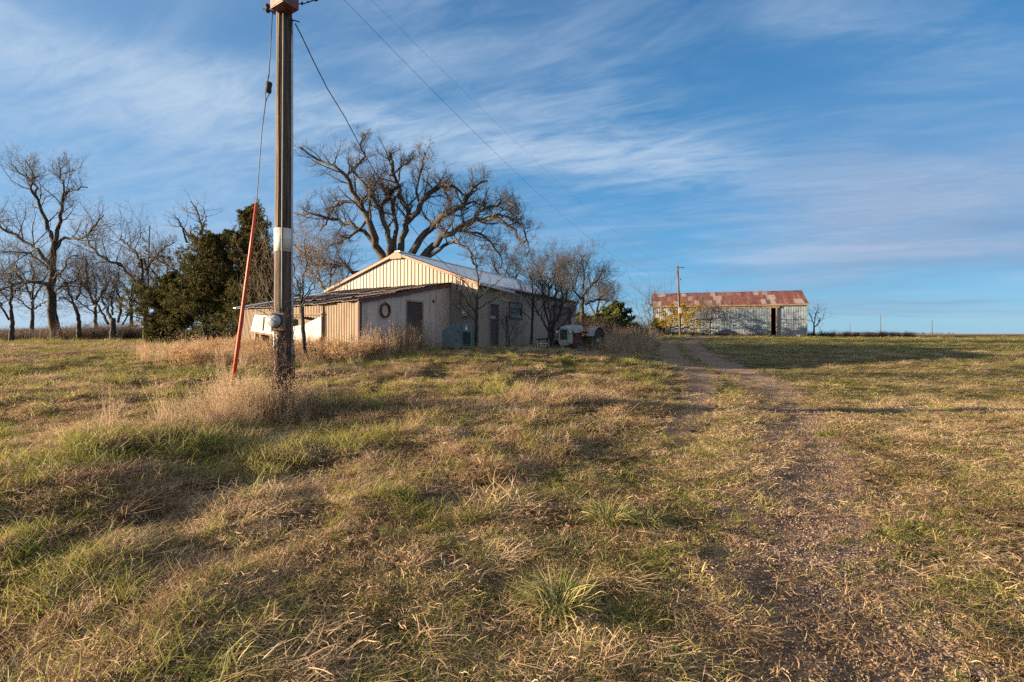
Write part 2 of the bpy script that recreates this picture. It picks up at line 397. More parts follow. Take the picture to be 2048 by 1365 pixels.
M['board'] = simple('grey_board', (.30, .31, .34), (.22, .22, .25), 6, .8)
M['white'] = simple('dirty_white_paint', (.60, .60, .58), (.50, .49, .46), 4, .6, c3=(.38, .33, .26), lo=.45, hi=.75)
M['concrete'] = simple('concrete', (.35, .34, .32), (.24, .23, .21), 8, .9, bmp=.01)
M['wood'] = simple('grey_weathered_timber', (.23, .165, .115), (.13, .09, .06), 3, .85, sc=(6, 6, .5), bmp=.01)
M['steel'] = simple('galvanised_steel', (.42, .45, .48), (.33, .36, .39), 8, .4, .7)
M['darksteel'] = simple('dark_oxidised_steel', (.05, .05, .055), (.03, .03, .034), 8, .5, .5)
M['cable'] = simple('black_cable_sheath', (.02, .02, .022), (.03, .03, .03), 8, .6)
M['teal'] = simple('faded_teal_enamel', (.095, .155, .175), (.075, .125, .145), 2.2, .5, c3=(.12, .18, .195), lo=.3, hi=.7)
M['rust'] = simple('rust', (.20, .075, .03), (.10, .04, .022), 7, .9, c3=(.05, .025, .018), bmp=.004)
M['orange'] = simple('faded_orange_plastic', (.52, .085, .045), (.44, .065, .035), 2, .5, c3=(.58, .13, .075), lo=.3, hi=.7, sc=(1, 1, .5))
M['rubber'] = simple('old_black_rubber', (.022, .022, .024), (.035, .034, .033), 9, .9)
M['red'] = simple('rust_red_enamel', (.20, .03, .022), (.11, .035, .02), 7, .65, c3=(.06, .028, .02))
M['cream'] = simple('chalky_white_enamel', (.32, .37, .355), (.25, .285, .27), 5, .55, c3=(.16, .13, .10), lo=.4, hi=.78)
M['grille'] = simple('dull_grey_grille', (.15, .17, .165), (.09, .10, .10), 8, .5, .4)
M['clear'] = simple('meter_glass', (.30, .36, .41), (.20, .25, .30), 12, .1)
M['sheetwhite'] = simple('bare_white_board', (.42, .44, .46), (.34, .35, .35), 2.6, .75, c3=(.18, .14, .11), lo=.42, hi=.72)

def shed_roof_mat():
    m, n, b = new_mat('dark_rusted_roofing'); p = pos_coord(n, False); x, y, z = n.sep(p)
    f = n.noise(n.scale(p, (1, .3, 1)), 3, 5, .6); g = n.noise(p, 7, 4, .6)
    wn = n.node('ShaderNodeTexWhiteNoise', noise_dimensions='2D')
    n.l.new(n.comb(n.m('FLOOR', n.m('DIVIDE', x, .66)), n.m('FLOOR', n.m('DIVIDE', y, 2.0)), 0.0), wn.inputs['Vector'])
    a = n.ramp(f, [(.3, (.045, .038, .040)), (.5, (.085, .068, .062)), (.7, (.16, .13, .115))])
    c = n.mix(n.m('MULTIPLY', wn.outputs['Value'], .6), a, (.16, .085, .06))
    n.l.new(c, b.inputs['Base Color']); b.inputs['Roughness'].default_value = .6; b.inputs['Metallic'].default_value = .15
    return m
M['shedroof'] = shed_roof_mat()
def barn_roof_mat():
    m, n, b = new_mat('rusted_barn_roofing'); p = pos_coord(n, False); x, y, z = n.sep(p)
    course = n.m('FLOOR', n.m('DIVIDE', y, 1.75))
    xx = n.m('ADD', x, n.m('MULTIPLY', course, .37))
    def cell(wd, k):
        wn = n.node('ShaderNodeTexWhiteNoise', noise_dimensions='2D')
        n.l.new(n.comb(n.m('FLOOR', n.m('DIVIDE', xx, wd)), n.m('ADD', course, k), 0.0), wn.inputs['Vector']); return wn.outputs['Value']
    c1 = cell(.66, 0.); f = n.noise(n.scale(p, (1.2, .6, .6)), 1.6, 6, .65); g = n.noise(n.scale(p, (4, 1, 1)), 2.5, 5, .7)
    rust = n.ramp(f, [(.28, (.055, .020, .019)), (.45, (.105, .032, .025)), (.6, (.145, .050, .034)), (.75, (.19, .095, .058))])
    pale = n.ramp(g, [(.35, (.24, .215, .20)), (.6, (.19, .14, .125)), (.75, (.15, .075, .055))])
    dark = (.085, .045, .055)
    bias = n.m('ADD', c1, n.m('MULTIPLY', n.m('SUBTRACT', g, .5), .55))
    col = n.mix(n.mr(bias, .73, .84), rust, pale)
    col = n.mix(n.m('MULTIPLY', n.mr(bias, .24, .10), .75), col, dark)
    seam = n.m('FRACT', n.m('DIVIDE', xx, .66)); col = n.mix(n.m('MULTIPLY', n.mr(seam, .10, .02), n.mr(cell(.66, 7.), .4, .8)), col, (.26, .18, .15))
    n.l.new(col, b.inputs['Base Color']); b.inputs['Roughness'].default_value = .75
    return m
M['barnroof'] = barn_roof_mat()
def barn_wall_mat(name, cc, seams):
    m, n, b = new_mat(name); p = pos_coord(n, False); x, y, z = n.sep(p)
    f = n.noise(n.scale(p, (2.2, 2.2, .25)), 2.2, 5, .65); g = n.noise(n.scale(p, (5, 5, .3)), 2.0, 5, .7)
    wn = n.node('ShaderNodeTexWhiteNoise', noise_dimensions='2D')
    n.l.new(n.comb(n.m('FLOOR', n.m('DIVIDE', x, .66)), n.m('FLOOR', n.m('DIVIDE', z, 2.35)), 0.0), wn.inputs['Vector'])
    col = n.ramp(n.m('ADD', n.m('MULTIPLY', f, .7), n.m('MULTIPLY', wn.outputs['Value'], .3)), [(.3, cc[0]), (.5, cc[1]), (.72, cc[2])])
    st = n.mr(g, .56, .72); col = n.mix(n.m('MULTIPLY', st, seams), col, (.17, .12, .10))
    col = n.mix(n.m('MULTIPLY', n.mr(n.m('ADD', g, n.mr(z, 1.0, 0, 0, .25)), .66, .8), .6), col, (.20, .11, .06))
    n.l.new(col, b.inputs['Base Color']); b.inputs['Roughness'].default_value = .5; b.inputs['Metallic'].default_value = .25
    return m
M['barnwall'] = barn_wall_mat('galvanised_barn_sheet', ((.15, .20, .25), (.19, .24, .29), (.24, .285, .32)), .35)
M['barndoor'] = barn_wall_mat('stained_barn_door_sheet', ((.12, .165, .21), (.18, .23, .275), (.26, .29, .32)), .85)

def ribwall(L_, ztop, zbot, prof, breaks, openings=(), flip=1, yoff=0.0):
    """A sheet wall along local u in [0,L_]; prof(u) outward offset. returns (u, off, z) verts and quads, with rectangular holes."""
    us = sorted(set([round(u, 5) for u in breaks if 0 <= u <= L_] + [0.0, L_] + [round(a, 5) for o in openings for a in o[:2]]))
    V = []; Fc = []
    for a, b in zip(us[:-1], us[1:]):
        mid = (a + b) / 2; cuts = [(o[2], o[3]) for o in openings if o[0] < mid < o[1]]; cuts.sort()
        lo = (zbot(a), zbot(b)); segs = []; ca, cb = lo
        for c0, c1 in cuts: segs.append((ca, cb, c0, c0)); ca = cb = c1
        segs.append((ca, cb, ztop(a), ztop(b)))
        for z0, z1, z2, z3 in segs:
            if z2 - z0 < 1e-3 and z3 - z1 < 1e-3: continue
            k = len(V); V += [(a, prof(a), z0), (b, prof(b), z1), (b, prof(b), z3), (a, prof(a), z2)]
            Fc.append((k, k + 1, k + 2, k + 3) if flip > 0 else (k + 3, k + 2, k + 1, k))
    return V, Fc
def ribs(L_, pitch, wd=.03, h=.022):
    br = []; u = pitch
    while u < L_ - wd: br += [u - wd, u - wd * .45, u + wd * .45, u + wd]; u += pitch
    def prof(u):
        r = (u + pitch / 2) % pitch - pitch / 2
        a = abs(r); return h * max(0.0, min(1.0, (wd - a) / (wd * .55))) if u > pitch / 2 else 0.0
    return br, prof
def corr(L_, pitch=.076, amp=.010, k=4):
    br = [i * pitch / k for i in range(int(L_ / pitch * k) + 1)]
    return br, (lambda u: amp * math.sin(2 * math.pi * u / pitch))

RZ = R(-24.4)
UX = np.array([math.cos(RZ), math.sin(RZ)]); UY = np.array([-math.sin(RZ), math.cos(RZ)])
def loc2w(o, x, y, z): return np.array([o[0] + UX[0] * x + UY[0] * y, o[1] + UX[1] * x + UY[1] * y, o[2] + z])

# ------------------------------------------------------------------ the workshop
B0 = (-1.54, 22.8, .88)
def workshop():
    Wd, Ln, he, hp = 8.7, 14.6, 3.0, 4.59
    t = empty('metal_workshop', B0, RZ, label='long tan ribbed metal workshop with shallow gable and pale metal roof', cat='building')
    topf = lambda u: he + (hp - he) * (1 - abs(u - Wd / 2) / (Wd / 2)) - .02
    br, pf = ribs(Wd, .205)
    V, Fc = ribwall(Wd, topf, lambda u: .12, pf, br + [Wd / 2])
    V = [(u - Wd, -o, z) for u, o, z in V]
    mb = MB(); mb.add(V, Fc)
    mb.build('gable_wall', M['tan'], t)
    V, Fc = ribwall(Wd, topf, lambda u: .12, pf, br + [Wd / 2], flip=-1)
    MB().add([(u - Wd, Ln + o, z) for u, o, z in V], Fc).build('gable_wall', M['tan'], t)
    br, pf = ribs(Ln, .205)
    ops = [(1.19, 2.2, .12, 2.15), (3.35, 4.94, 1.50, 2.33), (9.6, 13.35, .12, 2.42)]
    V, Fc = ribwall(Ln, lambda u: he, lambda u: .12, pf, br, ops)
    MB().add([(o, u, z) for u, o, z in V], Fc).build('side_wall', M['tan'], t)
    V, Fc = ribwall(Ln, lambda u: he, lambda u: .12, pf, br, flip=-1)
    MB().add([(-Wd - o, u, z) for u, o, z in V], Fc).build('side_wall', M['tan'], t)
    MB().box(-Wd + .02, -.02, .02, Ln - .02, -.5, .12).build('foundation', M['concrete'], t)
    # roof: two ribbed slopes with overhang
    sl = (hp - he) / (Wd / 2); ov = .18; rb = MB()
    br2 = []; y = -.12; ys = [-.12]
    while y < Ln + .12: ys += [y + .29, y + .31, y + .33, y + .35]; y += .35
    ys = [a for a in ys if a <= Ln + .13]
    hh = [(.028 if (i % 4) in (2, 3) else 0.0) for i in range(len(ys))]
    for s_ in (1, -1):
        V = []; Fc = []
        for i, (yy, h_) in enumerate(zip(ys, hh)):
            xe = Wd / 2 + ov
            V += [(-Wd / 2 + s_ * xe, yy, hp - sl * xe + .06 + h_), (-Wd / 2, yy, hp + .06 + h_)]
            if i: k = 2 * i; Fc.append((k - 2, k, k + 1, k - 1) if s_ > 0 else (k - 1, k + 1, k, k - 2))
        rb.add(V, Fc)
        xe = Wd / 2 + ov; rb.add([(-Wd / 2 + s_ * xe, -.12, hp - sl * xe + .02), (-Wd / 2, -.12, hp + .02), (-Wd / 2, Ln + .12, hp + .02), (-Wd / 2 + s_ * xe, Ln + .12, hp - sl * xe + .02)], [(0, 1, 2, 3)])
        rb.add([(-Wd / 2 + s_ * xe, -.12, hp - sl * xe + .02), (-Wd / 2 + s_ * xe, Ln + .12, hp - sl * xe + .02), (-Wd / 2 + s_ * xe, Ln + .12, hp - sl * xe + .075), (-Wd / 2 + s_ * xe, -.12, hp - sl * xe + .075)], [(0, 1, 2, 3)])
    rf = rb.build('roof', M['roofmetal'], t)
    MB().bar((-Wd / 2, -.02, hp + .085), (-Wd / 2, Ln + .13, hp + .085), .30, .05).build('ridge_cap', M['roofmetal'], rf)
    # rake trim on the gable
    for s_ in (1, -1):
        xe = Wd / 2 + ov
        MB().bar((-Wd / 2 + s_ * xe, -.085, hp - sl * xe - .035), (-Wd / 2 + s_ * .30, -.085, hp - sl * .30 - .035), .08, .12).build('rake_trim', M['trim'], t)
    mb = MB(); mb.add([(-Wd / 2 - .33, -.14, hp - sl * .33 - .16), (-Wd / 2 + .33, -.14, hp - sl * .33 - .16), (-Wd / 2 + .33, -.14, hp - sl * .33 + .03), (-Wd / 2, -.14, hp + .08), (-Wd / 2 - .33, -.14, hp - sl * .33 + .03),
                       (-Wd / 2 - .33, -.06, hp - sl * .33 - .16), (-Wd / 2 + .33, -.06, hp - sl * .33 - .16), (-Wd / 2 + .33, -.06, hp - sl * .33 + .03), (-Wd / 2, -.06, hp + .08), (-Wd / 2 - .33, -.06, hp - sl * .33 + .03)],
                      [(0, 1, 2, 3, 4), (9, 8, 7, 6, 5), (0, 5, 6, 1), (1, 6, 7, 2), (2, 7, 8, 3), (3, 8, 9, 4), (4, 9, 5, 0)])
    mb.build('ridge_trim', M['trim'], t)
    MB().box(.028, .075, -.03, .075, .12, he - .03).box(-.10, .03, -.045, -.018, .12, he - .03).build('corner_trim', M['tan'], t)
    # gutter: loose near end, gone further on
    g = MB(); ex = ov + .02
    pts = [(.26, -.1), (.26, 3.35)]
    g.add([(.16, -.1, 2.90), (.29, -.1, 2.86), (.30, -.1, 2.97), (.16, 3.4, 2.80), (.31, 3.4, 2.74), (.33, 3.4, 2.87)], [(0, 1, 4, 3), (1, 2, 5, 4), (2, 1, 4, 5), (3, 4, 1, 0)])
    g.build('loose_gutter', M['roofmetal'], t)
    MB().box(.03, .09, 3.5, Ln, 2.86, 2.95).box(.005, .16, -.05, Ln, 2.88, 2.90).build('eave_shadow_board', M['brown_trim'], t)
    # office door
    d = MB().box(-.07, -.03, 1.24, 2.15, .13, 2.10).build('door', M['door_brown'], t, bevel=.004)
    MB().box(-.09, .035, 1.15, 1.22, .12, 2.17).box(-.09, .035, 2.17, 2.24, .12, 2.17).box(-.09, .035, 1.15, 2.24, 2.11, 2.18).build('door_frame', M['tan'], t)
    MB().tube([(-.02, 2.07, 1.05), (.03, 2.07, 1.05), (.045, 2.0, 1.05)], .016, 8).lathe((-.03, 2.07, 1.05), (1, 0, 0), [(.0, .02), (.035, .02), (.035, .0)], 12).build('handle', M['steel'], d)
    MB().box(-.028, -.024, 1.36, 1.90, 1.42, 1.56).build('sign_plate', M['board'], d)
    text_mesh('lettering', 'OFFICE', .16, M['white'], d, (-.021, 1.63, 1.435), (R(90), 0, R(90)))
    # window
    wf = MB()
    wf.box(-.03, .05, 3.33, 3.41, 1.48, 2.35).box(-.03, .05, 4.88, 4.96, 1.48, 2.35).box(-.03, .05, 3.41, 4.88, 2.28, 2.35).box(-.03, .05, 3.41, 4.88, 1.48, 1.55)
    wo = wf.build('window', M['brown_trim'], t)
    MB().box(-.02, .0, 3.41, 4.88, 1.55, 2.28).build('pane', M['glass'], wo)
    MB().box(.004, .03, 3.43, 4.86, 2.06, 2.27).box(.004, .03, 3.43, 4.86, 1.56, 1.68).build('boarding', M['board'], wo)
    # sectional overhead door
    gd = MB()
    for i in range(6): gd.box(-.09, -.05 - .004 * (i % 2), 9.62, 13.33, .12 + i * .383, .12 + (i + 1) * .383 - .012)
    gd.build('overhead_door', M['garage'], t)
    MB().box(-.10, .04, 9.5, 9.6, .12, 2.5).box(-.10, .04, 13.36, 13.46, .12, 2.5).box(-.10, .042, 9.5, 13.46, 2.43, 2.53).build('overhead_door_frame', M['brown_trim'], t)
    MB().box(-.12, -.11, 9.6, 13.4, .1, 2.45).build('backing', M['black'], t)
    # service entrance on the gable
    MB().tube([(-.84, -.07, 1.98), (-.84, -.07, 3.18), (-.80, -.12, 3.26), (-.74, -.20, 3.22)], .032, 8).build('service_mast', M['steel'], t, True)
    MB().box(-.93, -.75, -.12, -.02, 1.88, 2.02).build('mast_elbow_box', M['board'], t)
    MB().box(-1.02, -1.0, -.09, -.02, 2.7, 3.12).build('wall_bracket', M['darksteel'], t)
    MB().tube([(-.58, -.08, 1.55), (-.58, -.08, .3)], .022, 8).build('conduit', M['steel'], t, True)
    mbx = MB().box(-.72, -.46, -.17, -.025, 1.50, 1.84).build('meter_box', M['steel'], t, bevel=.01)
    MB().lathe((-.60, -.17, 1.64), (0, -1, 0), [(.07, 0), (.065, .05), (.04, .075), (0.001, .08)], 16).build('dial', M['white'], mbx, True)
    MB().tube([(.05, 3.0, .1), (.05, 3.0, 1.5)], .02, 8).box(.03, .10, 2.94, 3.06, 1.46, 1.62).build('wall_conduit', M['darksteel'], t)
    return t
workshop()

# ------------------------------------------------------------------ lean-to shed
S0 = (-5.36, 17.93, .84)
def shed():
    t = empty('lean_to_shed', S0, RZ, label='sagging low shed with corrugated front and dark rusted roof against the workshop gable', cat='shed')
    Wd, Dp = 6.0, 6.02
    def rz(x, y):                                   # roof height over local plan
        k = y / Dp; u = -x / Wd
        front = 1.93 - .20 * u - .07 * math.sin(math.pi * u); back = 3.04 - .12 * u
        return front * (1 - k) + back * k - .06 * math.sin(math.pi * k) * math.sin(math.pi * u)
    # side wall with the door, facing the drive
    br, pf = ribs(Dp, .30, .012, .012)
    V, Fc = ribwall(Dp, lambda u: rz(0, u) - .02, lambda u: -.4, pf, br, [(2.77, 3.86, -.2, 2.05)])
    MB().add([(o, u, z) for u, o, z in V], Fc).build('side_wall', M['shedside'], t)
    V, Fc = ribwall(Dp, lambda u: rz(-Wd, u) - .02, lambda u: -.4, pf, br, flip=-1)
    MB().add([(-Wd - o, u, z) for u, o, z in V], Fc).build('side_wall', M['corr'], t)
    # corrugated front: full sheets at the right, torn away above the two boards
    br, pf = corr(Wd)
    def lean(u): return .07 * math.sin(u * 1.3) * (1 if u < 4.6 else .2)
    V, Fc = ribwall(0.78, lambda u: rz(-Wd + u, 0) - .01, lambda u: -.4, pf, [b for b in br if b < .78])
    V2 = [(u - Wd + (.10 if u < .9 else 0) * (z - .2), -o - .03 , z) for u, o, z in V]
    MB().add(V2, Fc).build('corrugated_panel', M['corr'], t)
    L2 = 3.62
    V, Fc = ribwall(L2, lambda u: rz(-Wd + .78 + u, 0) - .01, lambda u: 1.50 - .05 * u + .03 * math.sin(u * 5), pf, [b for b in br if b < L2])
    MB().add([(u - Wd + .78, -o - .06, z) for u, o, z in V], Fc).build('corrugated_panel', M['corr'], t)
    L3 = Wd - 4.35
    V, Fc = ribwall(L3, lambda u: rz(-L3 + u, 0) - .01, lambda u: -.4, pf, [b for b in br if b < L3])
    MB().add([(u - L3, -o - .02, z) for u, o, z in V], Fc).build('corrugated_panel', M['corr'], t)
    MB().box(-Wd, -.02, .25, .30, -.4, 1.55).build('inner_wall', M['wood'], t)
    # boards and a hung white window behind the tear
    fr = MB(); fr.add([(-5.28, -.10, .88), (-3.85, -.16, .72), (-3.80, -.14, 1.42), (-5.10, -.08, 1.50), (-5.28, -.06, .88), (-3.85, -.12, .72), (-3.80, -.10, 1.42), (-5.10, -.04, 1.50)],
                      [(0, 1, 2, 3), (7, 6, 5, 4), (0, 4, 5, 1), (1, 5, 6, 2), (2, 6, 7, 3), (3, 7, 4, 0)])
    wf = fr.build('hanging_window', M['white'], t)
    MB().add([(-5.18, -.114, .95), (-4.62, -.138, .89), (-4.54, -.126, 1.40), (-5.03, -.100, 1.43)], [(0, 1, 2, 3)]).add([(-4.54, -.140, .88), (-3.93, -.168, .81), (-3.88, -.152, 1.36), (-4.47, -.126, 1.39)], [(0, 1, 2, 3)]).build('pane', M['sheetwhite'], wf)
    MB().bar((-4.58, -.15, .87), (-4.51, -.14, 1.44), .03, .03).build('mullion', M['wood'], wf)
    def board(pts, y0, th=.03):
        return MB().add([(x, y0 + .0, z) for x, z in pts] + [(x, y0 + th, z) for x, z in pts], [tuple(range(len(pts))), tuple(range(2 * len(pts) - 1, len(pts) - 1, -1))] + [(i, i + len(pts), (i + 1) % len(pts) + len(pts), (i + 1) % len(pts)) for i in range(len(pts))])
    board([(-3.35, -.05), (-2.4, .08), (-1.64, .66), (-1.64, 1.40), (-2.4, 1.12), (-3.35, .98)], -.11).build('white_board', M['sheetwhite'], t)
    board([(-2.4, -.05), (-1.66, .30), (-1.66, .62), (-2.3, .12)], -.118).build('torn_board', M['rust'], t)
    MB().bar((-5.2, -.09, 1.55), (-1.62, -.09, 1.47), .04, .07).bar((-5.3, -.13, .84), (-3.82, -.18, .68), .05, .05).build('timber_rail', M['wood'], t)
    for xx in (-1.70, -4.86): MB().box(xx, xx + .10, -.075, .02, -.4, 1.58).build('timber_post', M['wood'], t)
    MB().box(-.035, .028, 2.70, 2.77, -.3, 2.12).box(-.035, .028, 3.86, 3.93, -.3, 2.12).box(-.035, .03, 2.70, 3.93, 2.05, 2.125).build('door_frame', M['corr'], t)
    # corner and rake trim
    MB().box(.012, .05, -.05, .10, -.4, 1.86).box(-.09, .012, -.062, -.035, -.4, 1.86).build('corner_trim', M['brown_trim'], t)
    rk = MB()
    for i in range(6):
        a, b = i * Dp / 6, (i + 1) * Dp / 6; j = .012 * math.sin(i * 2.1)
        rk.bar((.07, a - (.12 if i == 0 else 0), rz(0, a) - .03 + j), (.07, b, rz(0, b) - .03 + j), .05, .15)
    rk.build('rake_trim', M['brown_trim'], t)
    # roof: overlapping sheets, each slightly askew
    rr = random.Random(5); rf = MB()
    ny = 3
    for iy in range(ny):
        nx = 9
        for ix in range(nx):
            x0, x1 = -Wd - .12 + ix * (Wd + .2) / nx, -Wd - .12 + (ix + 1) * (Wd + .2) / nx + .04
            y0, y1 = iy * Dp / ny - (.14 if iy == 0 else .10), (iy + 1) * Dp / ny
            lift = .045 + .018 * (ix % 2) + rr.uniform(0, .022); ty = rr.uniform(-.10, .06)
            k = 8; V = []; Fc = []
            for q in range(k + 1):
                xx = x0 + (x1 - x0) * q / k; w_ = .012 * math.cos(q * math.pi)
                for yy, ll in ((y0 + ty, lift + .035 * (iy > 0)), (y1 if iy < ny - 1 else Dp, lift - .02 if iy < ny - 1 else lift)):
                    yc = max(-.2, min(Dp, yy)); V.append((xx, yc, rz(max(-Wd, min(0, xx)), yc) + ll + w_))
                if q: a = 2 * q; Fc.append((a - 2, a, a + 1, a - 1))
            nV = len(V); V += [(x_, y_, z_ - .012) for x_, y_, z_ in V]; Fc += [tuple(i + nV for i in f[::-1]) for f in Fc]
            Fc += [(2 * q, 2 * q + nV, 2 * q + 2 + nV, 2 * q + 2) for q in range(k)]
            rf.add(V, Fc)
    rf.build('roof', M['shedroof'], t)
    MB().bar((-Wd - .14, -.16, rz(-Wd, 0) + .05), (-Wd - .14, Dp, rz(-Wd, Dp) + .07), .14, .04).build('roof_edge_flashing', M['roofmetal'], t)
    # door, hole, latch
    d = MB().box(-.06, -.02, 2.79, 3.84, -.2, 2.03).build('door', M['door_brown'], t, bevel=.004)
    MB().box(-.025, .02, 3.70, 3.78, .93, 1.02).build('handle', M['black'], d)
    MB().lathe((.02, 4.70, 2.17), (1, 0, 0), [(.001, .0), (.065, .0), (.065, -.02)], 18).build('flue_hole', M['black'], t)
    return t
shed()

def wall_hoop():
    c = loc2w(S0, .06, 1.37, 1.64)
    o = empty('rusty_hoop', tuple(c), RZ, label='round rusty hoop hanging on the pale side wall of the shed', cat='hoop')
    mb = MB(); k = 40
    prof = [(.275, -.04), (.285, .045), (.245, .05), (.238, -.035), (.275, -.04)]
    mb.lathe((0, 0, 0), (1, 0, 0), prof, k)
    mb.build('band', M['rust'], o, True)
    MB().tube([(.0, 0, .27), (-.03, 0, .34)], .012, 6).build('hook', M['darksteel'], o)
wall_hoop()

# ------------------------------------------------------------------ teal equipment cabinet
def cabinet():
    c = P(916, 694, 21.4); g = Hs(c[0], c[1])
    t = empty('equipment_cabinet', (c[0], c[1], g), R(-3), label='teal metal equipment cabinet with sloping top and louvred end on short feet', cat='cabinet')
    # body seen broadside: low back left, tall louvred front right
    prof = [(-.60, .17), (.20, .17), (.20, 1.17), (.02, 1.17), (-.18, 1.10), (-.60, .87)]
    V = [(x, -.33, z) for x, z in prof] + [(x, .38, z) for x, z in prof]; n = len(prof)
    MB().add(V, [tuple(range(n)), tuple(range(2 * n - 1, n - 1, -1))] + [(i, i + n, (i + 1) % n + n, (i + 1) % n) for i in range(n)]).build('body', M['teal'], t, bevel=.012)
    # head box with louvres
    hb = MB().box(.202, .62, -.36, .36, .17, .24).box(.202, .62, -.36, .36, .80, 1.17).box(.202, .25, -.36, .36, .24, .80).box(.57, .62, -.36, .36, .24, .80).box(.25, .57, .30, .36, .24, .80)
    h_ = hb.build('louvred_head', M['teal'], t, bevel=.01)
    lv = MB()
    for i in range(7): lv.bar((.25, -.33, .275 + i * .08), (.57, -.33, .275 + i * .08), .05, .014, up=(0, .6, 1))
    lv.build('louvre', M['teal'], h_)
    MB().box(.25, .57, -.26, -.24, .24, .80).build('louvre_backing', M['black'], h_)
    MB().box(.36, .45, -.366, -.361, .90, 1.03).box(.375, .42, -.366, -.361, 1.06, 1.10).build('sticker', M['white'], h_)
    MB().lathe((-.02, -.33, .48), (0, -1, 0), [(.028, 0), (.028, .02), (.001, .021)], 12).build('latch', M['black'], t)
    MB().bar((.02, -.34, .86), (.12, -.34, .80), .02, .03).build('latch', M['black'], t)
    for x in (-.48, -.02, .46):
        for yy in (-.26, .2): MB().box(x - .05, x + .05, yy, yy + .08, -.35, .17).build('foot', M['teal'], t)
    MB().box(-.5, .5, -.15, .25, -.1, .15).build('coil_tray', M['rust'], t)
cabinet()

# ------------------------------------------------------------------ barn
def barn():
    h0 = 1.42
    pl = np.array([23.4, 85.2]); pr = np.array([44.9, 78.0]); dv = pr - pl; Ln = float(np.hypot(*dv)); a = math.atan2(dv[1], dv[0])
    t = empty('machine_barn', (pl[0], pl[1], h0), a, label='long grey metal barn with patchy rust red roof and dark slit doorway', cat='barn')
    Dp, he, hp = 9.6, 4.72, 7.0
    door0, door1 = 17.75, 18.45
    def rib(L_): return ribs(L_, .33, .05, .014)
    br, pf = rib(Ln)
    V, Fc = ribwall(Ln, lambda u: he, lambda u: -.5, pf, br, [(5.2, door1, 0.0, 4.12)])
    MB().add([(u, -o, z) for u, o, z in V], Fc).build('front_wall', M['barnwall'], t)
    V, Fc = ribwall(Ln, lambda u: he, lambda u: -.5, pf, br, flip=-1)
    MB().add([(u, Dp + o, z) for u, o, z in V], Fc).build('rear_wall', M['barnwall'], t)
    br2, pf2 = rib(Dp)
    tp = lambda u: he + (hp - he) * (1 - abs(u - Dp / 2) / (Dp / 2))
    V, Fc = ribwall(Dp, tp, lambda u: -.5, pf2, br2 + [Dp / 2])
    MB().add([(Ln + o, u, z) for u, o, z in V], Fc).build('end_wall', M['barnwall'], t)
    V, Fc = ribwall(Dp, tp, lambda u: -.5, pf2, br2 + [Dp / 2], flip=-1)
    MB().add([(-o, u, z) for u, o, z in V], Fc).build('end_wall', M['barnwall'], t)
    # sliding doors: three leaves, the opening left ajar
    for i, (a0, a1) in enumerate(((5.0, 11.0), (10.8, door0))):
        if a1 - a0 < 1: continue
        brd, pfd = ribs(a1 - a0, .22, .035, .028)
        V, Fc = ribwall(a1 - a0, lambda u: 4.18, lambda u: -.25, pfd, brd)
        d = MB().add([(a0 + u, -.16 - .05 * i - o, z) for u, o, z in V], Fc).build('sliding_door', M['barndoor'], t)
        for ee in (a0, a1 - .12): MB().box(ee, ee + .12, -.20 - .05 * i, -.05, -.25, 4.18).build('door_edge', M['barnwall'], d)
    MB().box(4.6, 18.9, -.30, -.05, 4.20, 4.42).build('door_track', M['wood'], t)
    MB().box(door1, door1 + .16, -.26, .1, -.4, 4.2).box(door0 - .14, door0 - .01, -.30, .0, -.3, 4.2).build('door_post', M['wood'], t)
    for xx in (Ln - .1, -.08): MB().box(xx, xx + .18, -.09, .09, -.5, he).build('corner_post', M['barnwall'], t)
    MB().box(18.9, Ln - .12, -.045, -.035, 2.35, 2.40).build('sheet_lap', M['darksteel'], t)
    # roof
    V = []; Fc = []; rb = MB()
    n = 36; ov = .35; sl = (hp - he) / (Dp / 2)
    for s_ in (0, 1):
        V = []; Fc = []
        for i in range(n + 1):
            x = -.3 + (Ln + .6) * i / n; w_ = .03 * math.sin(i * 2.4)
            ye = -ov if s_ == 0 else Dp + ov; V += [(x, ye, he - sl * ov + .10 + w_ * .5), (x, Dp / 2, hp + .10 + w_)]
            if i: k = 2 * i; Fc.append((k - 2, k, k + 1, k - 1) if s_ == 0 else (k - 1, k + 1, k, k - 2))
        nV = len(V); V += [(a_, b_, c_ - .06) for a_, b_, c_ in V]; Fc += [tuple(j + nV for j in f[::-1]) for f in Fc]
        Fc += [(2 * q, 2 * q + nV, 2 * q + 2 + nV, 2 * q + 2) for q in range(n)] + [(0, 1, 1 + nV, nV), (2 * n + 1, 2 * n, 2 * n + nV, 2 * n + 1 + nV)]
        rb.add(V, Fc)
    rf = rb.build('roof', M['barnroof'], t)
    MB().bar((-.3, Dp / 2, hp + .16), (Ln + .3, Dp / 2, hp + .16), .35, .06).build('ridge_cap', M['barnroof'], rf)
    MB().box(-.3, Ln + .3, -ov - .06, -ov - .01, he - .20, he + .0).build('eave_board', M['wood'], t)
    MB().tube([(Ln + .2, Dp / 2, hp + .1), (Ln + .2, Dp / 2, hp + .45)], .05, 6).build('lightning_rod', M['darksteel'], rf)
barn()

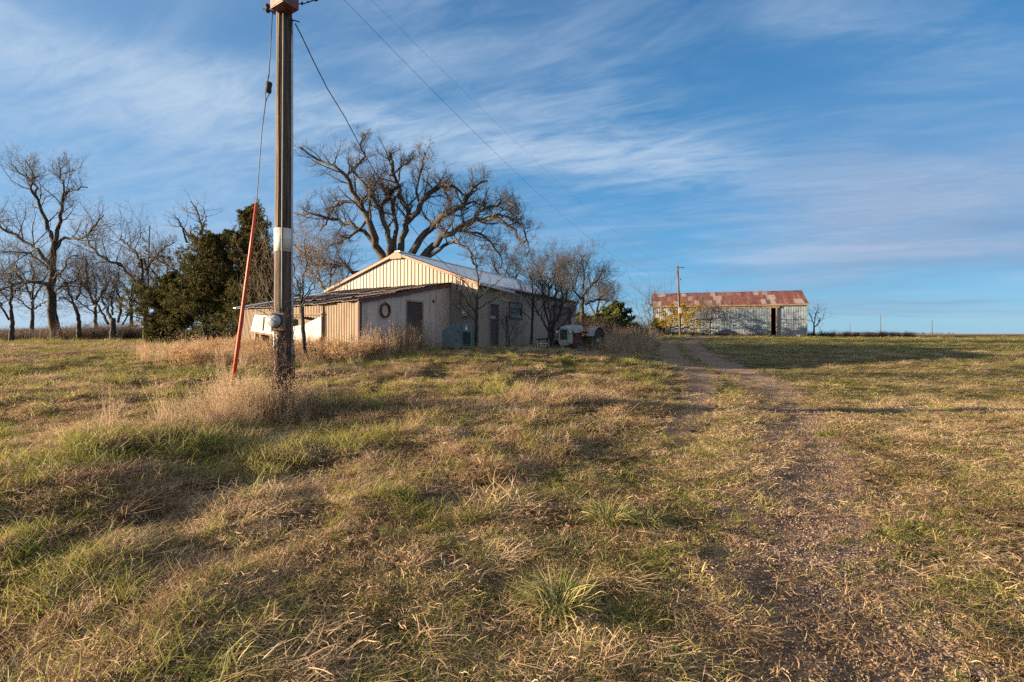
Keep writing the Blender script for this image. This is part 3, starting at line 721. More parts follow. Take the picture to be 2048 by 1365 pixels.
# ------------------------------------------------------------------ near pole with its fittings
def pole_wood():
    m, n, b = new_mat('creosoted_pole_wood'); p = pos_coord(n, False)
    f = n.noise(n.scale(p, (14, 14, .55)), 2.0, 7, .68); g = n.noise(n.scale(p, (40, 40, 1.2)), 2, 4, .6); c = n.noise(n.scale(p, (22, 22, .4)), 1.0, 3, .5, .4)
    col = n.ramp(f, [(.30, (.022, .017, .014)), (.45, (.072, .055, .044)), (.58, (.13, .10, .08)), (.72, (.20, .16, .125))])
    crack = n.mr(c, .385, .345); col = n.mix(n.m('MULTIPLY', crack, .85), col, (.018, .014, .012))
    n.l.new(col, b.inputs['Base Color']); b.inputs['Roughness'].default_value = .9
    bump(n, b, n.m('SUBTRACT', n.m('ADD', f, n.m('MULTIPLY', g, .4)), n.m('MULTIPLY', crack, 1.2)), .03, 1.0)
    return m
M['pole'] = pole_wood()
M['riser'] = simple('dull_grey_conduit', (.20, .21, .22), (.15, .155, .16), 5, .7)
PD = 8.5
def near_pole():
    b = P(565.5, 825, PD); gz = Hs(b[0], PD); t = empty('utility_pole', (b[0], PD, gz), label='tall weathered grey wooden pole with a round meter and white metal sleeve', cat='utility pole')
    top = 8.6 - gz
    k = 32; V = []; Fc = []; nz = 60; rr = np.random.default_rng(2)
    for i in range(nz + 1):
        z = -.4 + (top + .4) * i / nz; r = .150 - .0045 * z
        for j in range(k):
            th = 2 * math.pi * j / k; q = r * (1 + .012 * math.sin(3 * th + 1 + .15 * z) + .006 * math.sin(7 * th + z * .9) + .006 * math.sin(4.3 * z + th))
            V.append((math.cos(th) * q + .004 * z, math.sin(th) * q, z))
    for i in range(nz):
        for j in range(k): Fc.append((i * k + j, i * k + (j + 1) % k, (i + 1) * k + (j + 1) % k, (i + 1) * k + j))
    Fc.append(tuple(nz * k + j for j in range(k)))
    MB().add(V, Fc).build('shaft', M['pole'], t, True)
    zr = lambda row: EYE - (row - HOR) / F * PD - gz
    ax = lambda z: .004 * z
    # white sleeve
    MB().lathe((ax(3), 0, zr(505)), (0.004, 0, 1), [(.142, 0), (.145, .0), (.145, (505 - 459) / F * PD), (.142, (505 - 459) / F * PD)], 40).build('white_sleeve', M['white'], t, True)
    # risers and ground wire
    MB().tube([(.050 + ax(z), -.172 + .0042 * z, z) for z in np.linspace(zr(630), zr(34), 14)], .013, 8).build('riser_conduit', M['riser'], t, True)
    MB().tube([(.162, -.02, z) for z in np.linspace(.2, zr(40), 14)], .020, 8).build('riser_conduit', M['steel'], t, True)
    MB().tube([(-.035 + .006 * math.sin(z * 2) + ax(z), -.150 + .0045 * z, z) for z in np.linspace(zr(470), zr(30), 26)], .005, 5).build('ground_wire', M['trim'], t, True)
    # meter socket
    zm = zr(643)
    so_ = MB().box(-.085, .125, -.245, -.12, zm - .16, zm + .13).build('meter_socket', M['wood'], t, bevel=.01)
    mt = MB().lathe((.005, -.245, zm), (0, -1, 0), [(.112, .0), (.116, .03), (.104, .05), (.098, .05)], 36).build('meter_ring', M['darksteel'], t, True)
    MB().lathe((.005, -.275, zm), (0, -1, 0), [(.098, .0), (.095, .03), (.082, .05), (.05, .06), (.0005, .064)], 36).build('glass_dome', M['clear'], mt, True)
    MB().box(-.035, .045, -.343, -.340, zm + .005, zm + .045).build('dial_plate', M['board'], mt)
    # number tags, two upright columns
    for x0, txt, mm in ((-.10, '8082', 'white'), (-.045, 'KM1', 'white')):
        for i, ch in enumerate(txt):
            ang = math.asin(x0 / .155)
            text_mesh('number_tag', ch, .085, M['white'], t, (x0, -math.cos(ang) * .153, zr(676) - i * .066), (R(90), 0, ang))
    MB().box(-.075, -.02, -.152, -.146, zr(697), zr(678)).build('tag_plate', M['steel'], t)
    # service box at the top: turned, seen from below
    bx = empty('service_box', (.13, -.22, zr(36)), R(-33), kind=None); bx.parent = t
    V = [(-.17, -.14, 0), (.17, -.14, 0), (.17, .14, 0), (-.17, .14, 0), (-.17, -.14, .62), (.17, -.14, .62), (.17, .14, .62), (-.17, .14, .62)]
    MB().add(V, [(4, 5, 6, 7), (0, 1, 5, 4), (1, 2, 6, 5), (2, 3, 7, 6), (3, 0, 4, 7), (0, 3, 2, 1)]).build('casing', M['boxpaint'], bx, bevel=.006)
    MB().box(-.165, .165, -.148, -.142, .01, .6).build('casing_door', M['boxpaint'], bx)
    MB().box(.0, .10, -.1495, -.1485, .06, .11).build('box_label', M['white'], bx)
    MB().bar((.0, -.12, zr(34)), (.13, -.2, zr(30)), .1, .05).bar((-.1, .0, zr(22)), (.13, -.12, zr(22)), .03, .03).build('box_bracket', M['darksteel'], t)
    # insulators and racks near the top
    rk = MB().bar((-.12, 0, zr(-10)), (-.12, -.04, zr(32)), .04, .015).bar((-.12, -.02, zr(13)), (-.24, -.04, zr(14)), .02, .02).bar((-.12, -.02, zr(27)), (-.24, -.04, zr(22)), .02, .02).bar((-.31, -.04, zr(22)), (-.20, -.04, zr(21)), .012, .012)
    rk_ = rk.build('wire_rack', M['darksteel'], t)
    MB().lathe((-.235, -.04, zr(28)), (0, 0, 1), [(.02, 0), (.042, .01), (.042, .035), (.022, .05), (.022, .075), (.042, .09), (.042, .12), (.02, .135)], 18).build('insulator', M['rubber'], t, True)
    MB().tube([(.32, -.2, zr(15)), (.40, -.2, zr(11)), (.48, -.2, zr(11)), (.56, -.2, zr(15)), (.66, -.2, zr(17))], .011, 6).tube([(.32, -.2, zr(24)), (.44, -.2, zr(23)), (.52, -.2, zr(20)), (.60, -.2, zr(16))], .008, 6).tube([(.505, -.2, zr(11)), (.50, -.2, zr(-25))], .005, 5).build('service_leads', M['cable'], t, True)
    MB().lathe((.40, -.2, zr(26)), (0, .2, 1), [(.005, 0), (.018, .01), (.018, .05), (.005, .06)], 8).build('wire_connector', M['darksteel'], t, True)
    MB().lathe((.61, -.2, zr(19)), (.5, 0, 1), [(.005, 0), (.018, .01), (.018, .05), (.005, .06)], 8).build('wire_connector', M['darksteel'], t, True)
    MB().lathe((.49, -.2, zr(22)), (.5, 0, 1), [(.004, 0), (.014, .01), (.014, .03), (.004, .04)], 8).build('wire_connector', M['darksteel'], t, True)
    MB().tube([(.15, -.03, zr(43)), (.22, -.05, zr(45)), (.30, -.06, zr(49))], .010, 6).build('drop_hook', M['darksteel'], t, True)
    MB().tube([(-.15, .0, zr(-15)), (-.16, -.02, zr(26))], .014, 6).build('top_pin', M['white'], t, True)
    return b, gz
M['boxpaint'] = simple('faded_maroon_box_paint', (.17, .066, .06), (.13, .048, .046), 3, .5, c3=(.22, .10, .08))
PB, PG = near_pole()

def catenary(a, b, sag, n=40):
    a = np.array(a, float); b = np.array(b, float); t = np.linspace(0, 1, n)[:, None]
    p = a + (b - a) * t; p[:, 2] -= (4 * sag * t * (1 - t))[:, 0]; return [tuple(x) for x in p]
def wire(name, pts, r, label, cat='cable', group=None, mt='cable'):
    o = MB().tube(pts, r, 6).build(name, M[mt], None, True); tag(o, label, cat, group); return o
mast = loc2w(B0, -.80, -.16, 3.22)
wire('service_cable', [tuple(P(590, 47, 8.4))] + [tuple(P(a, r_, d)) for a, r_, d in ((602, 70, 8.7), (628, 125, 9.3), (655, 178, 10.2), (690, 235, 11.4), (722, 296, 13.0), (765, 372, 15.6), (812, 440, 18.2), (865, 505, 20.6))] + [tuple(mast)], .011, 'thick black service cable drooping from the near pole to the workshop gable')
FP = np.array([(1357 - 1024) / F * 70, 70.0]); FPtop = P(1355, 536, 70)
wire('overhead_wire', catenary((PB[0] + .05, PD, 8.15), (FPtop[0], 70, FPtop[2]), 2.75), .0035, 'long thin overhead wire from the near pole to the pole by the barn', group='overhead wires')
wire('overhead_wire', catenary((PB[0] + .12, PD, 8.5), (FPtop[0] + .9, 70, FPtop[2] - .1), 1.6), .0022, 'faintest and highest overhead wire crossing the open sky', group='overhead wires')

def guy():
    d0 = 9.6; a0 = P(461, 800, d0); g = Hs(a0[0], d0)
    t = empty('guy_wire', (a0[0], d0, g), label='steel guy wire with faded orange plastic guard beside the near pole', cat='guy wire')
    pts = [(461, 812, 9.7), (465, 772, 9.6), (483, 640, 9.3), (500, 510, 9.02), (513, 405, 8.82), (524, 260, 8.7), (532, 200, 8.62), (538, 150, 8.58), (545, 25, 8.5)]
    w3 = [P(*p) - np.array([a0[0], d0, g]) for p in pts]
    MB().tube([w3[i] for i in (3, 4, 5, 6)], .007, 6).tube([w3[6] + np.array([.02, 0, -.02]), w3[6] + np.array([.0, 0, .0])], .006, 5).tube([w3[7], w3[8]], .007, 6).tube([w3[6], P(530, 185, 8.6) - np.array([a0[0], d0, g])], .007, 6).tube([P(540, 186, 8.6) - np.array([a0[0], d0, g]), P(532, 200, 8.62) - np.array([a0[0], d0, g])], .007, 6).tube([P(534, 165, 8.58) - np.array([a0[0], d0, g]), w3[7]], .010, 6).build('wire_strand', M['cable'], t, True)
    gd = [w3[1], (w3[1] + w3[2]) / 2, w3[2], (w3[2] + w3[3]) / 2, w3[3], w3[4]]
    MB().tube(gd, [.036, .036, .034, .032, .028, .024], 14).build('guard', M['orange'], t, True)
    MB().tube([w3[0] - np.array([0, 0, .35]), w3[1]], .012, 6).build('anchor_rod', M['rust'], t, True)
    c = P(536, 186, 8.59) - np.array([a0[0], d0, g])
    MB().lathe(c, (.12, 0, 1), [(.012, 0), (.046, .006), (.052, .03), (.046, .075), (.046, .10), (.052, .15), (.046, .175), (.012, .18)], 20).build('strain_insulator', M['rubber'], t, True)
guy()

def far_pole(name, px, row_top, row_bot, d, r, label, cross=True, lean=0.0, group=None, color='wood', sink=1.0):
    b = P(px, row_bot, d); tp = P(px + lean, row_top, d); b[2] = Hs(b[0], d) - .2
    t = empty(name, tuple(b), label=label, cat='utility pole', group=group)
    MB().tube([(0, 0, -.3), tuple(tp - b)], [r, r * .65], 10).build('shaft', M['pole'], t, True)
    if cross:
        h = tp[2] - b[2]; x = tp[0] - b[0]
        MB().bar((x - .1, 0, h - .25), (x + .75, 0, h - .28), .06, .06).tube([(x + .6, 0, h - .22), (x + .95, 0, h - .25)], .06, 6).build('lamp_arm', M['wood'], t)
        MB().lathe((x + .35, -.2, h - 2.0), (0, 0, 1), [(.06, 0), (.09, .1), (.06, .2)], 8).build('insulator', M['darksteel'], t)
        MB().box(x * .35 - .16, x * .35 + .16, -.26, -.2, 3.4, 4.2).build('notice', M['white'], t)
        MB().tube([(x, 0, h - .4), (x - 1.5, -1.0, h - 4.4), (x - 4.4, -3, h - 9.0)], .012, 4).build('stay_wire', M['cable'], t)
    return t
far_pole('utility_pole', 1361, 532, 671, 70, .19, 'slim grey pole standing before the red roofed barn', lean=-6)
far_pole('utility_pole', 1309, 581, 668, 88, .13, 'short bare pole at the end corner of the barn', cross=False)
for px, rt, d, lb in ((1700, 645, 300, 'shortest distant pole on the flat horizon, next after the barn'), (1761, 629, 330, 'tallest distant pole standing on the flat horizon'), (1864, 640, 320, 'distant pale pole alone on the flat horizon beyond the tallest one'), (1667, 662, 300, 'tiny distant white post just beyond the barn bushes')):
    far_pole('distant_pole', px, rt, 671, d, .30 if d > 310 else .2, lb, cross=False, group='poles along the far fields')

# ------------------------------------------------------------------ tractor, frame and fuel tank by the workshop
def tractor():
    x0, y0 = 2.42, 24.0; g = Hs(x0 + .5, y0 + .8) - .17
    t = empty('old_tractor', (x0, y0, g), R(-36), label='derelict white and rusty red farm tractor parked among dry weeds', cat='tractor')
    # hood: lofted rounded section
    sec = lambda w_, z1, z0: [(-w_, z0), (-w_, z1 - .16), (-w_ * .86, z1 - .05), (-w_ * .45, z1 - .005), (0, z1 + .01), (w_ * .45, z1 - .005), (w_ * .86, z1 - .05), (w_, z1 - .16), (w_, z0)]
    V = []; Fc = []; st = [(.02, .235, 1.27, 1.14), (.10, .27, 1.33, 1.12), (.42, .28, 1.36, 1.1), (.5, .28, 1.37, .98), (1.1, .27, 1.38, 1.02), (1.5, .24, 1.37, 1.05)]
    for y, w_, z1, z0 in st: V += [(x, y, z) for x, z in sec(w_, z1, z0)]
    for i in range(len(st) - 1):
        for j in range(8): Fc.append((i * 9 + j, i * 9 + j + 1, (i + 1) * 9 + j + 1, (i + 1) * 9 + j))
    Fc += [tuple(range(9)), tuple(range(53, 44, -1))]
    MB().add(V, Fc).build('hood', M['cream'], t, True, bevel=.004)
    # nose shell round the grille
    MB().box(-.26, -.20, -.02, .42, .48, 1.13).box(.20, .26, -.02, .42, .48, 1.13).box(-.20, .20, -.02, .40, .40, .66).box(-.20, .20, .0, .4, 1.13, 1.25).build('nose_shell', M['cream'], t, bevel=.02)
    gr = MB().box(-.20, .20, .05, .07, .66, 1.14)
    gr.build('grille', M['grille'], t)
    bars = MB()
    for i in range(11): bars.box(-.19 + i * .037, -.178 + i * .037, .015, .04, .67, 1.13)
    bars.box(-.19, .19, .012, .016, .86, .875).build('grille_bars', M['grille'], t)
    MB().lathe((0, -.02, 1.19), (0, -1, 0), [(.055, 0), (.05, .012), (.001, .015)], 16).build('badge', M['steel'], t, True)
    for s_ in (-1, 1):
        h = MB().lathe((s_ * .37, -.02, 1.03), (0, 1, 0), [(.085, 0), (.095, .02), (.085, .09), (.03, .14), (.001, .145)], 18).build('headlight', M['cream'] if s_ < 0 else M['darksteel'], t, True)
        MB().lathe((s_ * .37, -.015, 1.03), (0, -1, 0), [(.078, 0), (.05, .02), (.001, .028)], 18).build('lens', M['white'], h, True)
        MB().bar((s_ * .26, .06, 1.05), (s_ * .34, .05, 1.03), .03, .03).build('bracket', M['darksteel'], h)
    MB().box(-.16, .16, .42, 1.35, .45, 1.0).lathe((.19, .85, .80), (0, 0, 1), [(.07, 0), (.07, .18), (.03, .2)], 12).tube([(.18, .6, .9), (.2, 1.1, .92)], .03, 6).box(-.12, .12, 1.35, 2.2, .42, .82).build('engine_block', M['red'], t, bevel=.015)
    MB().box(-.22, .22, 1.9, 2.25, .35, .85).bar((-.62, 2.05, .60), (.62, 2.05, .60), .16, .16).build('rear_axle', M['red'], t, bevel=.01)
    MB().bar((-.55, .28, .42), (.55, .28, .42), .07, .07).bar((.3, .3, .42), (.12, 1.4, .5), .04, .04).build('front_axle', M['red'], t)
    def wheel(name, x, y, r, w_, rim):
        wt = MB().lathe((x - w_ / 2, y, r), (1, 0, 0), [(r * .60, .0), (r * .9, .0), (r, w_ * .22), (r, w_ * .78), (r * .9, w_), (r * .60, w_)], 36)
        n_ = 22
        for i in range(n_):
            th = 2 * math.pi * i / n_
            if r > .5: wt.bar((x - w_ * .45, y + math.cos(th) * r * 1.015, r + math.sin(th) * r * 1.015), (x + w_ * .45, y + math.cos(th + .12) * r * 1.015, r + math.sin(th + .12) * r * 1.015), .04, .05)
        o = wt.build(name, M['rubber'], t, False)
        MB().lathe((x - w_ * .2, y, r), (1, 0, 0), [(r * .62, -.02), (r * .58, w_ * .2), (r * .2, w_ * .2), (r * .16, w_ * .5), (.001, w_ * .5)], 24).lathe((x + w_ * .2, y, r), (-1, 0, 0), [(r * .62, -.02), (r * .58, w_ * .2), (r * .2, w_ * .2), (.001, w_ * .5)], 24).build('rim', rim, o, True)
    wheel('front_wheel', -.62, .30, .33, .15, M['cream']); wheel('front_wheel', .62, .30, .33, .15, M['teal'])
    wheel('rear_wheel', -.68, 2.08, .60, .30, M['cream']); wheel('rear_wheel', .68, 2.08, .60, .30, M['cream'])
    for s_ in (-1, 1):
        V = []; Fc = []
        for i in range(9):
            th = R(160 - i * 17); V += [(s_ * .46, 2.08 + math.cos(th) * .70, .60 + math.sin(th) * .70), (s_ * .84, 2.08 + math.cos(th) * .70, .60 + math.sin(th) * .70)]
            V += [(s_ * .46, 2.08 + math.cos(th) * .68, .60 + math.sin(th) * .68), (s_ * .84, 2.08 + math.cos(th) * .68, .60 + math.sin(th) * .68)]
            if i: k = 4 * i; Fc += [(k - 4, k, k + 1, k - 3), (k - 1, k + 3, k + 2, k - 2), (k - 3, k + 1, k + 3, k - 1), (k - 2, k + 2, k, k - 4)]
        MB().add(V, Fc).build('fender', M['board'], t)
    MB().tube([(0, 1.4, 1.15), (0, 1.72, 1.42)], .018, 6).build('steering_column', M['darksteel'], t)
    ang = np.linspace(0, 2 * math.pi, 25)
    MB().tube([(math.cos(a) * .2, 1.74 + math.sin(a) * .12, 1.43 + math.sin(a) * .14) for a in ang], .014, 6, False).build('steering_wheel', M['rubber'], t)
    MB().lathe((0, 2.15, 1.0), (0, .1, 1), [(.02, -.25), (.03, -.02), (.18, .0), (.22, .05), (.21, .06), (.001, .02)], 16).build('seat', M['rust'], t, True)
    MB().tube([(.12, .9, 1.36), (.12, .9, 1.48)], .02, 8).build('filler_cap', M['rust'], t)
tractor()
def rack():
    c = P(1086, 692, 24.8); g = Hs(c[0], c[1])
    t = empty('metal_rack', (c[0], c[1], g), R(-20), label='small white metal rack with dark top rail against the workshop wall', cat='rack')
    MB().tube([(-.26, 0, -.1), (-.30, 0, .50)], .016, 6).tube([(-.16, 0, -.1), (-.10, 0, .42)], .02, 6).tube([(.05, 0, -.1), (-.1, 0, .30)], .016, 6).tube([(.05, 0, 0), (.22, 0, .34)], .014, 6).tube([(-.2, 0, .28), (.30, 0, .28)], .014, 6).tube([(-.2, 0, .18), (.3, 0, .17)], .012, 6).tube([(.3, 0, -.1), (.3, 0, .5)], .014, 6).build('lattice_frame', M['white'], t)
    MB().bar((-.36, 0, .48), (.42, 0, .56), .06, .04).build('top_rail', M['darksteel'], t)
    MB().bar((-.34, .3, .45), (.4, .3, .52), .05, .04).tube([(-.3, .3, -.1), (-.3, .3, .45)], .016, 6).tube([(.35, .3, -.1), (.35, .3, .5)], .016, 6).bar((-.33, 0, .46), (-.33, .3, .44), .03, .03).bar((.38, 0, .54), (.38, .3, .50), .03, .03).build('rear_frame', M['darksteel'], t)
rack()

# ------------------------------------------------------------------ trees
def nrm(v): return v / np.maximum(np.linalg.norm(v, axis=-1, keepdims=True), 1e-9)
def tubes_np(paths, k):
    """paths: list of (P (N,n,3), R (N,n)) batches -> verts, quads"""
    Vs = []; Qs = []; base = 0
    for Pt, Rd in paths:
        N, n, _ = Pt.shape
        T = np.empty_like(Pt); T[:, 1:-1] = Pt[:, 2:] - Pt[:, :-2]; T[:, 0] = Pt[:, 1] - Pt[:, 0]; T[:, -1] = Pt[:, -1] - Pt[:, -2]; T = nrm(T)
        mt = nrm(Pt[:, -1] - Pt[:, 0]); ref = np.where((np.abs(mt[:, 2]) < .75)[:, None], np.array([0, 0, 1.]), np.array([1., 0, 0]))
        A = nrm(np.cross(T, ref[:, None, :])); B = np.cross(T, A)
        th = 2 * np.pi * np.arange(k) / k
        V = Pt[:, :, None, :] + Rd[:, :, None, None] * (np.cos(th)[None, None, :, None] * A[:, :, None, :] + np.sin(th)[None, None, :, None] * B[:, :, None, :])
        idx = base + np.arange(N * n * k).reshape(N, n, k); nx = np.roll(idx, -1, axis=2)
        Q = np.stack([idx[:, :-1], nx[:, :-1], nx[:, 1:], idx[:, 1:]], -1).reshape(-1, 4)
        Vs.append(V.reshape(-1, 3)); Qs.append(Q); base += N * n * k
    return np.concatenate(Vs), np.concatenate(Qs)
def resample(pts, rad, n):
    pts = np.asarray(pts, float); d = np.r_[0, np.cumsum(np.linalg.norm(np.diff(pts, axis=0), axis=1))]; t = np.linspace(0, d[-1], n)
    # Catmull-Rom through the traced points
    m = len(pts); ext = np.vstack([2 * pts[0] - pts[1], pts, 2 * pts[-1] - pts[-2]]); out = []
    for tt in t:
        i = min(max(np.searchsorted(d, tt, side='right') - 1, 0), m - 2); u = (tt - d[i]) / max(d[i + 1] - d[i], 1e-9)
        p0, p1, p2, p3 = ext[i:i + 4]
        out.append(.5 * (2 * p1 + (p2 - p0) * u + (2 * p0 - 5 * p1 + 4 * p2 - p3) * u * u + (3 * p1 - p0 - 3 * p2 + p3) * u ** 3))
    return np.array(out), np.interp(t / d[-1], np.linspace(0, 1, len(rad)), rad)
def sprout(Pt, Rd, per, lf, n, ang=(35, 75), up=.25, wig=.18, t0=.25, t1=.98, rr=.55, rmin=.004, g=rng, decay=.45, minlen=.0, tipr=.22):
    """children of a batch of branches"""
    N, m, _ = Pt.shape; seg = np.linalg.norm(np.diff(Pt, axis=1), axis=2).sum(1)
    pi = np.repeat(np.arange(N), per); K = len(pi)
    t = t0 + (t1 - t0) * ((np.tile(np.arange(per), N) + g.random(K)) / per); f = t * (m - 1); i = np.minimum(f.astype(int), m - 2); u = (f - i)[:, None]
    p = Pt[pi, i] * (1 - u) + Pt[pi, i + 1] * u; r0 = Rd[pi, i] * (1 - u[:, 0]) + Rd[pi, i + 1] * u[:, 0]
    T = nrm(Pt[pi, i + 1] - Pt[pi, i]); rnd = nrm(g.normal(size=(K, 3))); side = nrm(rnd - (rnd * T).sum(1, keepdims=True) * T)
    a = np.radians(ang[0] + (ang[1] - ang[0]) * g.random(K))[:, None]; d = nrm(T * np.cos(a) + side * np.sin(a) + np.array([0, 0, up]))
    ln = seg[pi] * lf * (1 - decay * t) * (.6 + .8 * g.random(K)); ln = np.maximum(ln, minlen)
    out = np.empty((K, n, 3)); out[:, 0] = p; st = (ln / (n - 1))[:, None]
    for q in range(1, n):
        d = nrm(d + wig * g.normal(size=(K, 3)) + np.array([0, 0, up * .35])); out[:, q] = out[:, q - 1] + d * st
    R0 = np.maximum(r0 * rr, rmin); Rn = R0[:, None] * np.linspace(1, tipr, n)[None]; return out, np.maximum(Rn, rmin * .55)
def bark(name, c1, c2, c3):
    m, n, b = new_mat(name); p = pos_coord(n); f = n.noise(n.scale(p, (1, 1, .35)), 7, 5, .65); g = n.noise(p, .8, 3, .5)
    n.l.new(n.ramp(n.m('ADD', n.m('MULTIPLY', f, .7), n.m('MULTIPLY', g, .3)), [(.35, c1), (.5, c2), (.65, c3)]), b.inputs['Base Color']); b.inputs['Roughness'].default_value = .95
    bump(n, b, f, .05, .7); return m
M['bark'] = bark('grey_brown_bark', (.022, .020, .019), (.050, .044, .040), (.095, .082, .072))
M['twig'] = bark('brown_twigs', (.038, .031, .028), (.066, .054, .047), (.105, .086, .074))
M['paletwig'] = bark('pale_tan_twigs', (.12, .088, .066), (.18, .135, .10), (.25, .19, .145))
M['darkbark'] = bark('dark_mossy_bark', (.018, .018, .014), (.04, .038, .028), (.075, .065, .048))
M['redtwig'] = bark('reddish_vine_twigs', (.10, .045, .038), (.17, .085, .065), (.25, .15, .11))

def traced_tree(name, label, d, base_row, base_px, limbs, trunk, spread=.18, seed=1, levels=((9, .34, 6), (6, .42, 5), (5, .5, 4)), mats=('bark', 'twig'), cat='tree', group=None, up=.25, wig=.2, rmin=None, jit=.012, ang=(30, 75), minl=0.0, t0=.25, rrs=None, extra=None, thick=1.0):
    """trunk and limbs traced as (px,row) polylines with pixel radii; the third dimension comes from each limb's own swing in depth"""
    g = np.random.default_rng(seed); s = d / F; b = P(base_px, base_row, d); b[2] = Hs(b[0], b[1]) - .1
    t = empty(name, tuple(b), label=label, cat=cat, group=group)
    tr = [P(px, row, d) for px, row in trunk[0]]; tr[0][2] = min(tr[0][2], b[2]); rads = [r * s * .62 for r in trunk[1]]
    tp, trd = resample(np.array(tr), rads, 14); tp[1:, :2] += g.normal(size=(13, 2)) * rads[0] * .1
    V, Q = tubes_np([((tp - b)[None], trd[None])], 12)
    main = [(tp, trd)]; LP = []; LR = []; nl = 16
    for li, (pts, rad) in enumerate(limbs):
        dz = g.uniform(-1, 1) * spread; pp = []
        m = len(pts)
        for i, (px, row) in enumerate(pts):
            u = i / (m - 1); dd = d * (1 + dz * u * .6 + .012 * math.sin(i * 1.7 + li)) if i else d
            pp.append(P(px, row, dd))
        lp, lr = resample(np.array(pp), [r * s * .50 * thick for r in rad], nl); ln = np.linalg.norm(lp[-1] - lp[0])
        lp[2:] += g.normal(size=(nl - 2, 3)) * ln * jit; LP.append(lp); LR.append(lr)
    rm = rmin or max(.0035, .00017 * d)
    if LP:
        LP = np.array(LP); LR = np.array(LR); V2, Q2 = tubes_np([(LP - b, LR)], 9); Q = np.concatenate([Q, Q2 + len(V)]); V = np.concatenate([V, V2])
    else: LP = tp[None, ::1]; LR = trd[None]
    link('trunk', mesh_np('trunk', V, Q), M[mats[0]], t, True)
    batches = []; cur = (LP, LR)
    for k, (per, lf, n) in enumerate(levels):
        cur = sprout(cur[0], cur[1], per, lf * 1.25, n, up=up, wig=wig, rr=(rrs[k] if rrs else (.42, .5, .55)[k]), rmin=rm, g=g, t0=t0 if k == 0 else .12, ang=ang, minlen=minl if k == 0 else 0)
        batches.append((cur[0] - b, cur[1]))
    V, Q = tubes_np(batches[:1], 5)
    if len(batches) > 1:
        V2, Q2 = tubes_np(batches[1:], 3); Q = np.concatenate([Q, Q2 + len(V)]); V = np.concatenate([V, V2])
    link('crown', mesh_np('crown', V, Q), M[mats[1]], t, False)
    if extra: extra(t, b, cur, g)
    return t

traced_tree('cottonwood_tree', 'huge bare spreading old tree rising over the workshop gable', 38, 680, 800,
  [([(770, 525), (757, 497), (748, 475), (735, 440), (722, 410), (708, 385), (690, 355), (672, 340), (650, 328), (625, 310), (598, 296)], [15, 11, 8, 5, 2]),
   ([(757, 497), (735, 475), (715, 458), (700, 450), (670, 442), (650, 435), (622, 427), (590, 427)], [8, 6, 5, 3]),
   ([(722, 410), (704, 402), (678, 405), (664, 420), (655, 442), (640, 462)], [6, 5, 4, 2]),
   ([(779, 515), (777, 475), (770, 450), (760, 423), (748, 397), (730, 370), (712, 350), (700, 335)], [11, 8, 6, 3]),
   ([(690, 355), (705, 338), (725, 322), (730, 308), (722, 290), (728, 270)], [5, 4, 3, 2]),
   ([(760, 423), (767, 405), (777, 396), (790, 378), (800, 369)], [7, 6, 5, 2]),
   ([(787, 510), (790, 475), (794, 440), (783, 402), (776, 382), (760, 370), (742, 366), (730, 350)], [9, 7, 6, 3]),
   ([(800, 510), (808, 455), (814, 428), (805, 395), (796, 373), (784, 352), (783, 325), (778, 306)], [12, 9, 7, 5]),
   ([(784, 352), (800, 335), (815, 325), (826, 315)], [4, 3, 2]),
   ([(814, 445), (832, 425), (845, 405), (857, 390), (885, 369), (900, 372), (915, 379), (930, 395)], [10, 8, 7, 3]),
   ([(840, 410), (832, 380), (838, 350), (845, 325), (850, 305)], [4, 3, 2]),
   ([(818, 520), (833, 490), (847, 474), (875, 442), (900, 425), (925, 412), (935, 398), (945, 378), (958, 367), (972, 362)], [13, 10, 8, 3]),
   ([(884, 436), (898, 415), (899, 398), (890, 380), (883, 365)], [6, 5, 4, 2]),
   ([(842, 520), (862, 495), (890, 478), (915, 461), (938, 448), (965, 440), (990, 438), (1015, 450), (1032, 466), (1045, 484)], [12, 9, 7, 3]),
   ([(855, 516), (900, 485), (918, 486), (938, 500), (948, 520), (955, 545)], [7, 5, 4, 2]),
   ([(915, 461), (950, 468), (972, 476), (990, 500), (1003, 522), (1000, 540)], [5, 4, 3, 1]),
   ([(938, 448), (960, 425), (985, 412), (1010, 405), (1030, 412)], [5, 4, 3, 1]),
   ([(925, 412), (945, 405), (965, 412), (985, 425)], [4, 3, 2]),
   ([(965, 440), (995, 430), (1022, 438), (1045, 456), (1056, 490), (1050, 515)], [5, 4, 3, 1.5]),
   ([(985, 412), (1012, 420), (1035, 436), (1050, 450)], [3, 2, 1.2]),
   ([(740, 552), (718, 546), (700, 540), (680, 533), (655, 530), (632, 530), (610, 508), (588, 488)], [7, 6, 5, 3]),
   ([(735, 440), (712, 465), (690, 480), (668, 488), (645, 500)], [5, 4, 3, 1])],
  ([(800, 690), (800, 600), (800, 545), (800, 515)], [34, 28, 28, 20]), spread=.16, seed=11, levels=((15, .24, 7), (8, .46, 5), (8, .52, 4)), up=.22, ang=(35, 85), thick=1.22)

